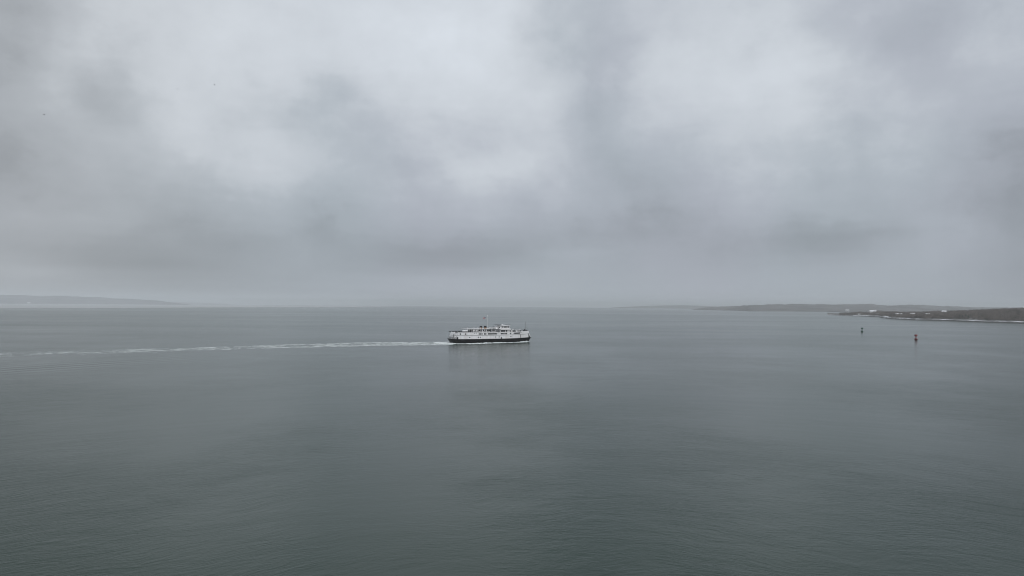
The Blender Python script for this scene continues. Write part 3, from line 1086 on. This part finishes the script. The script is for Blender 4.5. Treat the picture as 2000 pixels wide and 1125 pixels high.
# grey quarter plates turning round the stern
for s in (-1, 1):
    V = []
    for z in (3.5, 6.3, 8.2):
        f = (z - Z1) / (Z3 - Z1)
        x0 = -37.4 + 2.35 * f
        for dx_ in (0.0, 1.1, 2.3):
            p, a = side_frame(x0 + dx_ + 0.02, z, s)
            nrm = Vector((math.sin(a), -math.cos(a), 0))
            V.append(p + nrm * 0.05)
    F = []
    for i in range(2):
        for j in range(2):
            q = (i * 3 + j, i * 3 + j + 1, (i + 1) * 3 + j + 1, (i + 1) * 3 + j)
            F.append(q if s < 0 else q[::-1])
    mesh_obj('quarter_plate', V, F, M['stern_grey'], ferry)
# faint name board near the bow, letters too small to read
side_panel(sx(1735), sx(1790), 8.05, 8.3, 'name_board', M['grey_paint'], proud=0.05)

DK = Z3 - 0.3            # top deck level
# --- house on the top deck, aft part under a long boat-deck roof
house_a = MB().box(sx(560), sx(965), -5.6, 5.6, DK, DK + 2.95).build('deck_house', M['white'], ferry)
MB().box(sx(430), sx(1105), -6.1, 6.1, DK + 3.0, DK + 3.22).build('roof', M['white'], house_a)
MB().box(sx(556), sx(969), -5.68, 5.68, DK, DK + 0.8).build('foot_shade', M['dark'], house_a)  # dark strip stands in for the shade along the foot of the wall
for zx in (700, 740, 790, 836, 880, 915):
    put_window(sx(zx), DK + 2.0, 1.35, 1.2, 'saloon_window', on=house_a, y=5.62)
put_window(sx(672), DK + 1.5, 1.1, 0.8, 'saloon_window', on=house_a, y=5.62)
for s in (-1, 1):
    MB().box(sx(932), sx(956), s * 5.6 - 0.06, s * 5.6 + 0.06, DK + 0.82, DK + 2.7).build('door', M['dark'], house_a)
# house forward of it
house_b = MB().box(sx(968), sx(1075), -4.8, 4.8, DK, DK + 2.95).build('deck_house', M['white'], ferry)
MB().box(sx(966), sx(1077), -4.86, 4.86, DK, DK + 0.7).build('foot_shade', M['dark'], house_b)  # shade at the base of this house, also put in as a dark strip
# roof posts aft
for zx in (445, 480, 520):
    for s in (-1, 1):
        MB().tube((sx(zx), s * 6.3, DK), (sx(zx), s * 6.3, DK + 3.0), 0.1).build('post', M['white'], ferry)
# locker boxes on the side deck
for zx in (750, 832):
    for s in (-1, 1):
        MB().box(sx(zx) - 0.55, sx(zx) + 0.55, s * 6.9 - 0.4, s * 6.9 + 0.4, DK, DK + 1.75, (0.05, 0.05, 0.05, 0.05)).build('deck_locker', M['white'], ferry)
# dark ventilators and gear along the rail, aft
for zx, w, h in ((300, 1.0, 0.9), (460, 0.7, 1.9), (490, 0.6, 2.1), (515, 0.6, 1.9), (235, 1.4, 0.7)):
    MB().box(sx(zx) - w / 2, sx(zx) + w / 2, -5.6, -4.6, DK, DK + h, (0.1, 0.1, 0.1, 0.1)).build('deck_gear', M['dark'], ferry)
# two white life raft covers aft
for zx in (358, 415):
    x = sx(zx)
    v, f = [], []
    n = 10
    for j, (xo, r) in enumerate(((-1.35, 0.35), (-1.15, 0.75), (1.15, 0.75), (1.35, 0.35))):
        for k in range(n):
            t = 2 * math.pi * k / n
            v.append((x + xo, -6.2 + r * math.cos(t), DK + 1.55 + r * math.sin(t)))
    for j in range(3):
        for k in range(n):
            f.append((j * n + k, j * n + (k + 1) % n, (j + 1) * n + (k + 1) % n, (j + 1) * n + k))
    f += [tuple(range(n - 1, -1, -1)), tuple(range(3 * n, 4 * n))]
    lr = mesh_obj('liferaft_canister', v, f, M['white'], ferry)
    MB().box(x - 0.9, x + 0.9, -6.6, -5.8, DK, DK + 0.85, (0.2, 0.2, 0.1, 0.1)).build('cradle', M['grey_paint'], lr)
# stairs
def stair(x0, z0, x1, z1, y, name='stairway'):
    mb = MB()
    for o_ in (-0.45, 0.45):
        mb.add([(x0, y + o_ - 0.05, z0), (x0 + 0.4, y + o_ - 0.05, z0), (x1 + 0.4, y + o_ - 0.05, z1), (x1, y + o_ - 0.05, z1),
                (x0, y + o_ + 0.05, z0), (x0 + 0.4, y + o_ + 0.05, z0), (x1 + 0.4, y + o_ + 0.05, z1), (x1, y + o_ + 0.05, z1)],
               [(0, 1, 2, 3), (7, 6, 5, 4), (0, 4, 5, 1), (1, 5, 6, 2), (2, 6, 7, 3), (3, 7, 4, 0)])
    st = mb.build(name, M['grey_paint'], ferry)
    for i in range(9):
        f = (i + 0.5) / 9
        x, z = x0 + (x1 - x0) * f, z0 + (z1 - z0) * f
        MB().box(x, x + 0.35, y - 0.4, y + 0.4, z, z + 0.06).build('step', M['grey_paint'], st)


stair(sx(568), DK, sx(625), DK + 3.1, -6.3)
stair(sx(1092), DK, sx(1158), DK + 3.1, -5.9)
# --- funnels, buff with black tops
for zx in (792, 888):
    x = sx(zx)
    fn = MB().lathe([(1.1, DK + 3.2), (1.05, DK + 4.2), (0.95, DK + 4.25)], 14, x, 0).build('funnel', M['buff'], ferry)
    MB().lathe([(1.12, DK + 4.22), (1.1, DK + 5.6), (0.8, DK + 5.65), (0.75, DK + 5.2)], 14, x, 0).build('funnel_top', M['dark'], fn)
# --- main mast
xm = sx(935)
mast = MB().tube((xm, 0, DK + 3.2), (xm - 0.15, 0, DK + 14.3), 0.10, 0.06, 8).build('mast', M['white'], ferry)
MB().tube((xm - 0.1, 0, DK + 11.4), (xm - 2.4, 0, DK + 13.8), 0.06, 0.04, 6).build('gaff', M['white'], mast)
MB().tube((xm, -1.5, DK + 11.0), (xm, 1.5, DK + 11.0), 0.06, 0.06, 6).build('yardarm', M['white'], mast)
MB().lathe([(0.1, DK + 14.2), (0.4, DK + 14.3), (0.4, DK + 14.7), (0.2, DK + 15.0)], 10, xm - 0.15, 0).build('masthead_lamp', M['white'], mast)
for s in (-1, 1):
    MB().tube((xm, 0, DK + 9.5), (xm + 3.0, s * 2.2, DK + 3.2), 0.035, 0.035, 5).build('stay', M['grey_paint'], mast)
# flag
fl = empty('flag', (0, 0, 0), head_ang)
fw = Matrix.Translation(ferry.location) @ Matrix.Rotation(head_ang, 4, 'Z')
fl.location = fw @ Vector(((xm - 1.9) * 1.055, 0, DK + 12.1))
fl.scale = (0.8, 0.8, 0.8)
tag(fl, 'red striped flag with dark blue corner flying from the ferry mast', 'flag')


def cloth(x0, x1, z0, z1, off, name, material, parent):
    V, F = [], []
    nx, nz = 12, 4
    for side in (-1, 1):
        for i in range(nx + 1):
            for j in range(nz + 1):
                x = x0 + (x1 - x0) * i / nx
                z = z0 + (z1 - z0) * j / nz
                V.append((-x, 0.22 * math.sin(x * 2.6 + z * 0.5) * min(1, x) + side * off, z - 0.14 * x))
    o_ = (nx + 1) * (nz + 1)
    for i in range(nx):
        for j in range(nz):
            a = i * (nz + 1) + j
            q = (a, a + nz + 1, a + nz + 2, a + 1)
            F += [q, tuple(k + o_ for k in q[::-1])]
    return mesh_obj(name, V, F, material, parent, smooth=True)


cloth(0, 3.1, 0, 1.7, 0.010, 'field', M['flag'], fl)
cloth(0, 1.3, 0.78, 1.7, 0.025, 'canton', M['bluecloth'], fl)
# --- rescue boat and davit on the boat deck
def boat(xc, y, z, L, name='rescue_boat'):
    V, F = [], []
    n = 9
    secs = []
    for i in range(n):
        u = i / (n - 1)
        x = xc - L / 2 + L * u
        b = 0.95 * (1 - abs(2 * u - 0.9) ** 3 * 0.7) if u < 0.95 else 0.3
        b = max(b, 0.12)
        zt = z + 1.0 + 0.25 * (2 * u - 1) ** 2
        secs.append([(x, y - b, zt), (x, y - b * 0.75, z + 0.35), (x, y, z), (x, y + b * 0.75, z + 0.35), (x, y + b, zt)])
    for s in secs:
        V += s
    for i in range(n - 1):
        for j in range(4):
            F.append((i * 5 + j, i * 5 + j + 1, (i + 1) * 5 + j + 1, (i + 1) * 5 + j))
        F.append((i * 5 + 4, i * 5, (i + 1) * 5, (i + 1) * 5 + 4))
    F += [(0, 4, 3, 2, 1), tuple((n - 1) * 5 + k for k in range(5))]
    o = mesh_obj(name, V, F, M['white'], ferry)
    mb = MB()
    for u in (0.25, 0.75):
        x = xc - L / 2 + L * u
        mb.tube((x, y + 1.5, z - 0.4), (x, y + 1.2, z + 1.7), 0.12, 0.1, 6)
        mb.tube((x, y + 1.2, z + 1.7), (x, y - 0.2, z + 2.0), 0.1, 0.08, 6)
    mb.build('davit', M['grey_paint'], o)


boat(sx(1000), -5.3, DK + 3.45, 5.2)
boat(sx(1565), -4.6, DK + 1.0, 5.0)
MB().tube((sx(1035), -3.4, DK + 3.2), (sx(1035), -3.4, DK + 5.0), 0.5, 0.4, 8).build('winch', M['dark'], ferry)
MB().box(sx(1060), sx(1110), -4.6, -2.0, DK + 3.24, DK + 4.5, (0.2, 0.2, 0.1, 0.1)).build('deck_locker', M['white'], ferry)
# --- wheelhouse block
wh_l = MB().box(sx(1155), sx(1385), -5.2, 5.2, DK, DK + 2.1).build('bridge_base', M['white'], ferry)
for zx, w in ((1200, 1.7), (1245, 1.7), (1300, 0.9), (1384, 0.0)):
    if w:
        put_window(sx(zx), DK + 1.15, w, 1.4, 'saloon_window', on=wh_l, y=5.22)
wh_m = MB().box(sx(1150), sx(1392), -6.0, 6.0, DK + 2.12, DK + 3.25).build('bridge_deck', M['white'], ferry)
bridge = MB().box(sx(1200), sx(1378), -4.6, 4.6, DK + 3.27, DK + 5.4, (0.0, 0.35, 0.05, 0.05)).build('wheelhouse', M['white'], ferry)
for zx in (1222, 1258, 1288, 1318, 1352):
    put_window(sx(zx), DK + 4.6, 0.95, 1.0, 'bridge_window', on=bridge, y=4.6)
for k in range(6):
    y = -3.6 + 7.2 * k / 5
    xf = sx(1378) - 0.18
    w = MB().box(xf - 0.05, xf + 0.06, y - 0.5, y + 0.5, DK + 4.1, DK + 5.1).build('bridge_window', M['glass'], bridge)
MB().box(sx(1195), sx(1390), -5.2, 5.2, DK + 5.42, DK + 5.85).build('roof', M['white'], bridge)
aft_b = MB().box(sx(1140), sx(1199), -3.6, 3.6, DK + 3.27, DK + 5.1).build('chart_room', M['white'], ferry)
put_window(sx(1158), DK + 4.3, 1.0, 0.9, 'bridge_window', on=aft_b, y=3.62)
MB().box(sx(1122), sx(1236), -3.8, 3.8, DK + 6.45, DK + 6.65).build('monkey_island', M['dark'], ferry)
for zx in (1128, 1190, 1230):
    for s in (-1, 1):
        z0 = DK + (5.85 if zx > 1195 else 5.1 if zx > 1140 else 3.25)
        MB().tube((sx(zx), s * 3.4, z0), (sx(zx), s * 3.4, DK + 6.45), 0.07, 0.07, 6).build('post', M['white'], ferry)
MB().lathe([(0.3, DK + 5.85), (0.3, DK + 6.2), (0.85, DK + 6.35), (0.85, DK + 6.75), (0.45, DK + 7.05)], 12, sx(1262), 0).build('radar_dome', M['white'], ferry)
MB().tube((sx(1300), 0, DK + 5.85), (sx(1300), 0, DK + 6.9), 0.1, 0.08, 6).box(sx(1300) - 0.1, sx(1300) + 0.1, -1.4, 1.4, DK + 6.9, DK + 7.1).build('radar_scanner', M['white'], ferry)


def railing(pts, name='railing', h=1.05, r=0.035, material='grey_paint'):
    mb = MB()
    for i in range(len(pts) - 1):
        p, q = Vector(pts[i]), Vector(pts[i + 1])
        for zz in (h * 0.5, h):
            mb.tube(p + Vector((0, 0, zz)), q + Vector((0, 0, zz)), r, r, 5)
        n = max(1, int((q - p).length / 1.8))
        for k in range(n + 1):
            c = p.lerp(q, k / n)
            mb.tube(c, c + Vector((0, 0, h)), r, r, 5)
    mb.build(name, M[material], ferry)


railing([(sx(1240), -5.1, DK + 5.85), (sx(1388), -5.1, DK + 5.85), (sx(1388), 5.1, DK + 5.85), (sx(1240), 5.1, DK + 5.85)])
railing([(sx(432), -6.5, DK + 3.2), (sx(985), -6.5, DK + 3.2)])
railing([(sx(432), 6.5, DK + 3.2), (sx(1100), 6.5, DK + 3.2)])
railing([(sx(432), -6.5, DK + 3.2), (sx(432), 6.5, DK + 3.2)])
for s in (-1, 1):
    railing([(x, s * (hb(x, -34.9, 35.5, 8.42) - 0.08), Z3 + sheer(x)) for x in (-34.4, -30, -24, -10, 0, 16, 22, 28, 32, 35)], h=1.05, r=0.035, material='rub')
# benches along the open after deck, white lockers forward, mushroom vents on the roofs
for zx in (200, 270, 330, 395, 455):
    for s in (-1, 1):
        bn = MB().box(sx(zx) - 1.1, sx(zx) + 1.1, s * 7.2 - 0.25, s * 7.2 + 0.25, DK + 0.35, DK + 0.47).build('bench', M['dark'], ferry)
        MB().box(sx(zx) - 1.1, sx(zx) + 1.1, s * 6.95 - 0.04, s * 6.95 + 0.04, DK + 0.47, DK + 1.0).build('backrest', M['dark'], bn)
for zx in (1415, 1530, 1650):
    for s in (-1, 1):
        MB().box(sx(zx) - 0.7, sx(zx) + 0.7, s * 5.4 - 0.4, s * 5.4 + 0.4, DK, DK + 1.3, (0.05, 0.05, 0.05, 0.05)).build('deck_locker', M['white'], ferry)
for zx, y in ((470, -3.5), (600, -4.0), (690, -3.0), (740, -4.2), (960, -3.8), (1000, 2.5)):
    MB().lathe([(0.25, DK + 3.22), (0.25, DK + 3.9), (0.55, DK + 3.95), (0.45, DK + 4.25)], 10, sx(zx), y).build('mushroom_vent', M['white'], ferry)
for zx in (985, 1015, 1045):
    put_window(sx(zx), DK + 1.9, 0.9, 0.9, 'saloon_window', on=house_b, y=4.82)
# --- foredeck: cowls, gear, bow mast
for zx, y in ((1455, -4.2), (1480, -1.5)):
    cw = MB()
    x = sx(zx)
    cw.tube((x, y, DK), (x, y, DK + 2.0), 0.32, 0.32, 8)
    cw.tube((x, y, DK + 1.9), (x + 0.55, y, DK + 2.45), 0.36, 0.62, 8)
    cw.build('ventilator', M['white'], ferry)
MB().box(sx(1370), sx(1400), -4.9, -3.0, DK, DK + 2.3).build('stair_house', M['dark'], ferry)
for zx, w, h, y in ((1500, 1.6, 1.2, -3.5), (1625, 0.8, 1.6, -4.4), (1690, 2.4, 0.7, -2.8), (1735, 1.4, 1.1, -2.2), (1765, 0.8, 1.9, -1.5), (1808, 1.2, 1.2, -1.6), (1440, 1.0, 1.2, -5.0)):
    x = sx(zx)
    MB().box(x - w / 2, x + w / 2, y - 0.7, y + 0.7, DK, DK + h + sheer(x), (0.12, 0.25, 0.1, 0.1)).build('deck_gear', M['dark'], ferry)
xj = sx(1795)
jm = MB().tube((xj, 0, DK), (xj, 0, DK + 9.0), 0.26, 0.18, 8).build('bow_mast', M['grey_paint'], ferry)
MB().box(xj - 0.15, xj + 0.15, -0.15, 0.15, DK + 9.0, DK + 9.35).build('lamp', M['lamp'], jm)
for zx in (640, 900, 1130):
    x = sx(zx)
    v, f = [], []
    R0, r0, n, k2 = 0.36, 0.1, 14, 6
    for i in range(n):
        t = 2 * math.pi * i / n
        for j in range(k2):
            u = 2 * math.pi * j / k2
            v.append((x + (R0 + r0 * math.cos(u)) * math.cos(t), -8.2 + r0 * math.sin(u), Z3 + 0.42 + (R0 + r0 * math.cos(u)) * math.sin(t)))
    for i in range(n):
        for j in range(k2):
            f.append((i * k2 + j, ((i + 1) % n) * k2 + j, ((i + 1) % n) * k2 + (j + 1) % k2, i * k2 + (j + 1) % k2))
    mesh_obj('lifebuoy', v, f, M['white'], ferry)


# ---------------------------------------------------------------- foam: bow wave, wash along the side, wake
def foam_patch(V, F, x, y, z, L, wd, ang, hgt):
    b = len(V)
    n = 6
    ca, sa = math.cos(ang), math.sin(ang)
    for k in range(n):
        t = 2 * math.pi * k / n
        r = rng.uniform(0.7, 1.2)
        u, w = L * r * math.cos(t), wd * r * math.sin(t)
        V.append((x + u * ca - w * sa, y + u * sa + w * ca, z - 0.02))
    V.append((x, y, z + hgt))
    for k in range(n):
        F.append((b + k, b + (k + 1) % n, b + n))


def catmull(P, n):
    out = []
    for i in range(len(P) - 1):
        p0, p1, p2, p3 = P[max(i - 1, 0)], P[i], P[i + 1], P[min(i + 2, len(P) - 1)]
        for k in range(n):
            t = k / n
            out.append(0.5 * ((2 * p1) + (p2 - p0) * t + (2 * p0 - 5 * p1 + 4 * p2 - p3) * t * t + (3 * p1 - p0 - 3 * p2 + p3) * t ** 3))
    out.append(P[-1])
    return out


def build_wake():
    px = [(872, 670.2), (760, 671.6), (675, 673.2), (560, 676.2), (450, 679.6), (320, 683.4), (180, 687.8), (60, 691.6), (-40, 694.6), (-160, 699)]
    path = catmull([on_water(*p) for p in px], 24)
    cum = [0]
    for a, b in zip(path[:-1], path[1:]):
        cum.append(cum[-1] + (b - a).length)
    tot = cum[-1]
    px_s = [cum[min(24 * i, len(cum) - 1)] for i in range(len(px))]
    V, F = [], []

    def at(s):
        i = int(np.clip(np.searchsorted(cum, s) - 1, 0, len(path) - 2))
        f = (s - cum[i]) / max(1e-6, cum[i + 1] - cum[i])
        t = (path[i + 1] - path[i]).normalized()
        return path[i].lerp(path[i + 1], f), t
    n = 21000
    made = 0
    for k in range(n * 4):
        s = rng.random() ** 1.15 * tot
        p, t = at(s)
        nn = Vector((-t.y, t.x, 0))
        u = s / tot
        half = 21 - 7 * u + 3 * math.sin(s * 0.013)
        pick = rng.random()
        wob = mnoise.noise(Vector((s * 0.02, 1.3, 0))) * 3.0
        if u < 0.62:
            if pick < 0.22:
                off = -half * 0.95 + rng.gauss(0, 1.8)       # far strand is +, near strand is -
            elif pick < 0.44:
                off = half * 0.95 + rng.gauss(0, 1.8)
            else:
                off = rng.uniform(-half, half)
            conv = 1 - 0.3 * max(0, (u - 0.25) / 0.37)
            off *= conv
        else:
            off = rng.gauss(0, 10.0)
        off += wob
        q = p + nn * off
        # broken up by larger clumps
        cl = 0.55 * mnoise.noise(Vector((s * 0.045, off * 0.12, 4.0))) + 0.8 * mnoise.noise(Vector((s * 0.19, off * 0.42, 9.0)))
        if cl < 0.09 + 0.34 * u + rng.uniform(-0.3, 0.2):
            continue
        sz = rng.uniform(0.18, 0.55) * (1.05 - 0.5 * u)
        foam_patch(V, F, q.x, q.y, sea_z(q.x, q.y) + 0.03, sz * rng.uniform(1.0, 2.4), sz * 0.6, math.atan2(t.y, t.x) + rng.gauss(0, 0.35), rng.uniform(0.02, 0.09) * (1 - 0.6 * u))
        made += 1
        if made > n:
            break
    o = mesh_obj('wake_foam', V, F, M['wakefoam'], smooth=False)
    tag(o, 'long pale foam wake trailing behind the ferry to the left', 'foam', kind='stuff')


build_wake()


def build_bow_wave():
    """white water thrown along the starboard and port waterline, real ridges"""
    V, F = [], []
    for s in (-1, 1):
        N_ = 150
        prof = [(-0.9, 0.0), (-0.35, 0.75), (0.1, 1.0), (0.7, 0.6), (1.6, 0.22), (3.0, 0.0)]
        base = len(V)
        for i in range(N_ + 1):
            u = i / N_
            x = 36.6 - u * 76.0
            hbv = hb(max(min(x, 35.8), -36.0), -36.0, 35.8, 8.25)
            gap = 0.5 + 5.2 * max(0.0, u - 0.02) ** 0.9
            nz = mnoise.noise(Vector((x * 0.35, s * 3.0, 0.2))) + 0.6 * mnoise.noise(Vector((x * 1.1, s * 5.0, 2.2)))
            if u < 0.22:
                H = 1.15 * (u / 0.06 if u < 0.06 else 1.0 - (u - 0.06) / 0.16 * 0.72)
            elif u < 0.36:
                H = 0.30
            else:
                H = 0.62 + 0.25 * math.sin((u - 0.36) * 9)
            H *= (0.85 if u < 0.22 else 0.6) * max(0.05, 1 + 0.9 * nz)
            wdt = 0.9 + 1.1 * u + 0.4 * nz
            for (o_, h_) in prof:
                V.append((x + 0.3 * nz, s * (hbv + gap + o_ * wdt), -0.05 + H * h_))
        m_ = len(prof)
        for i in range(N_):
            for j in range(m_ - 1):
                q = (base + i * m_ + j, base + (i + 1) * m_ + j, base + (i + 1) * m_ + j + 1, base + i * m_ + j + 1)
                F.append(q if s > 0 else q[::-1])
    # loose froth round the ridges and under the stern
    for k in range(1600):
        u = rng.random()
        x = 34 - u * 80
        s = rng.choice((-1, 1))
        hbv = hb(max(min(x, 35.8), -36.0), -36.0, 35.8, 8.25)
        y = s * (hbv + 0.5 + 5.5 * u + abs(rng.gauss(0, 1.2 + 2.2 * u)))
        foam_patch(V, F, x, y, 0.02, rng.uniform(0.5, 1.6), rng.uniform(0.2, 0.5), rng.gauss(0, 0.2), rng.uniform(0.05, 0.2))
    for k in range(500):
        x = -36 - rng.random() * 12
        foam_patch(V, F, x, rng.uniform(-11, 9), 0.02, rng.uniform(0.5, 1.8), rng.uniform(0.3, 0.7), rng.gauss(0, 0.3), rng.uniform(0.1, 0.45))
    o = mesh_obj('bow_wave', V, F, M['foam'], smooth=True)
    o.location = ferry.location
    o.rotation_euler = (0, 0, head_ang)
    o.scale = (1.055, 1.0, 1.0)
    tag(o, 'white water thrown up along the ferry waterline', 'foam', kind='stuff')


build_bow_wave()


# ---------------------------------------------------------------- buoys
def buoy(px, py, paint, label, rz, tilt, flat_top):
    p = on_water(px, py)
    root = empty('channel_buoy', p, rz)
    root.rotation_euler = (tilt[0], tilt[1], rz)
    tag(root, label, 'buoy', 'lighted channel buoys')
    fb = MB().lathe([(0.75, -1.2), (1.0, -0.2), (1.1, 0.3), (1.7, 0.7), (1.75, 1.3), (1.5, 1.5), (0.6, 1.6)], 18).build('float', M[paint], root)
    MB().lathe([(1.02, -0.25), (1.07, -0.2), (1.10, 0.25), (1.04, 0.3)], 18).build('weed_band', M['weed'], fb)
    MB().lathe([(1.74, 0.92), (1.82, 0.98), (1.82, 1.08), (1.74, 1.14)], 18).build('fender_ring', M[paint], fb)
    for k in range(4):
        a = math.pi / 4 + k * math.pi / 2
        c, s = math.cos(a), math.sin(a)
        MB().tube((0.62 * c, 0.62 * s, 1.45), (0.4 * c, 0.4 * s, 4.1), 0.09, 0.07, 6).build('tower_leg', M[paint], root)
    br = MB()
    for k in range(4):
        a, b = math.pi / 4 + k * math.pi / 2, math.pi / 4 + (k + 1) * math.pi / 2
        for (r0, z0, r1, z1) in ((0.61, 1.6, 0.51, 2.8), (0.51, 2.8, 0.42, 4.0)):
            br.tube((r0 * math.cos(a), r0 * math.sin(a), z0), (r1 * math.cos(b), r1 * math.sin(b), z1), 0.04, 0.04, 5)
        br.tube((0.51 * math.cos(a), 0.51 * math.sin(a), 2.8), (0.51 * math.cos(b), 0.51 * math.sin(b), 2.8), 0.05, 0.05, 5)
    br.build('tower_bracing', M[paint], root)
    MB().box(-0.3, 0.3, -0.3, 0.3, 1.55, 2.2).build('battery_box', M['dark'], root)
    # day panels round the top
    for k in range(4):
        a = k * math.pi / 2
        pn = MB().box(-0.92, 0.92, -1.0, -0.94, 3.95, 5.75, (0.0, 0.0, 0, 0) if flat_top else (0.05, 0.05, 0, 0)).build('day_panel', M[paint], root)
        pn.rotation_euler = (0, 0, a)
    MB().lathe([(0.85, 3.8), (0.92, 3.86), (0.92, 3.92), (0.85, 3.94)], 12).build('platform', M[paint], root)
    MB().lathe([(0.9, 5.5), (0.88, 5.62), (0.2, 5.7)], 12).build('top_plate', M[paint], root)
    ln = MB().lathe([(0.16, 5.65), (0.18, 5.85), (0.17, 6.15), (0.05, 6.28)], 10).build('lantern', M['lamp'], root)
    lg = MB()
    for k in range(3):
        a = k * 2.094
        lg.tube((0.45 * math.cos(a), 0.45 * math.sin(a), 5.6), (0.12 * math.cos(a), 0.12 * math.sin(a), 6.5), 0.03, 0.03, 5)
    lg.build('lantern_cage', M['dark'], ln)
    return root


buoy(1683.5, 648.4, 'green', 'dark green channel buoy, the farther of the two off the headland', 0.3, (0.02, 0.03), False)
buoy(1789.0, 664.2, 'red', 'dark red channel buoy, the nearer of the two off the headland', 0.1, (-0.02, 0.01), True)


# ---------------------------------------------------------------- gulls, specks in the sky
def gull(px, py, dist, ang, flap, label):
    v = ray(px, py)
    p = Vector((0, 0, CAM_H)) + v * dist
    root = empty('gull', p, ang)
    tag(root, label, 'bird', 'gulls in the sky')
    prof = [(0.005, -0.26), (0.05, -0.16), (0.085, -0.02), (0.08, 0.10), (0.05, 0.18), (0.052, 0.23), (0.03, 0.28), (0.006, 0.33)]
    V, F = [], []
    n = 8
    for r, x in prof:
        for k in range(n):
            t = 2 * math.pi * k / n
            V.append((x, r * math.cos(t), r * math.sin(t)))
    for i in range(len(prof) - 1):
        for k in range(n):
            F.append((i * n + k, i * n + (k + 1) % n, (i + 1) * n + (k + 1) % n, (i + 1) * n + k))
    # tail joined to the body
    b = len(V)
    V += [(-0.2, -0.03, 0), (-0.2, 0.03, 0), (-0.36, 0.09, 0.0), (-0.36, -0.09, 0.0), (-0.28, 0, 0.02)]
    F += [(b, b + 1, b + 4), (b + 1, b + 2, b + 4), (b + 2, b + 3, b + 4), (b + 3, b, b + 4)]
    mesh_obj('body', V, F, M['feather'], root, smooth=True)
    for s in (-1, 1):
        pts = [(0.0, 0.05, 0.03), (0.10, 0.30, 0.03 + flap * 0.5), (0.02, 0.66, 0.03 + flap * 0.35), (-0.10, 0.64, 0.02 + flap * 0.35), (-0.09, 0.30, 0.02 + flap * 0.45), (-0.14, 0.05, 0.02)]
        V = [(x + 0.06, s * y, z) for x, y, z in pts] + [(x + 0.06, s * y, z - 0.012) for x, y, z in pts]
        F = [(0, 1, 4, 5), (1, 2, 3, 4), (11, 10, 7, 6), (10, 9, 8, 7)] + [(i, (i + 1) % 6, 6 + (i + 1) % 6, 6 + i) for i in range(6)]
        mesh_obj('wing', V, F, M['feather'], root)


gull(86, 224, 330, 0.5, 0.30, 'lowest and leftmost of the three dark bird specks at upper left')
gull(347, 174, 340, 2.2, 0.15, 'dark bird speck at upper left, left of the close pair')
gull(419, 166, 330, 0.2, 0.25, 'dark bird speck at upper left, right of the close pair')

# ---------------------------------------------------------------- haze: closed box of even, pale air
hz = MB().box(-33000, 33000, -33000, 33000, -75, 150).build('haze', M['foam'])
hz.data.materials.clear()
hm = bpy.data.materials.new('haze_air')
hm.use_nodes = True
hm.node_tree.nodes.clear()
H = NT(hm.node_tree)
pv = H.n('ShaderNodeVolumePrincipled', {'Color': (0.865, 0.905, 0.935, 1.0), 'Density': 0.000092, 'Anisotropy': 0.0})
ho = H.n('ShaderNodeOutputMaterial')
hm.node_tree.links.new(pv.outputs[0], ho.inputs['Volume'])
hz.data.materials.append(hm)
tag(hz, 'thin grey winter haze over the water', 'haze', kind='stuff')
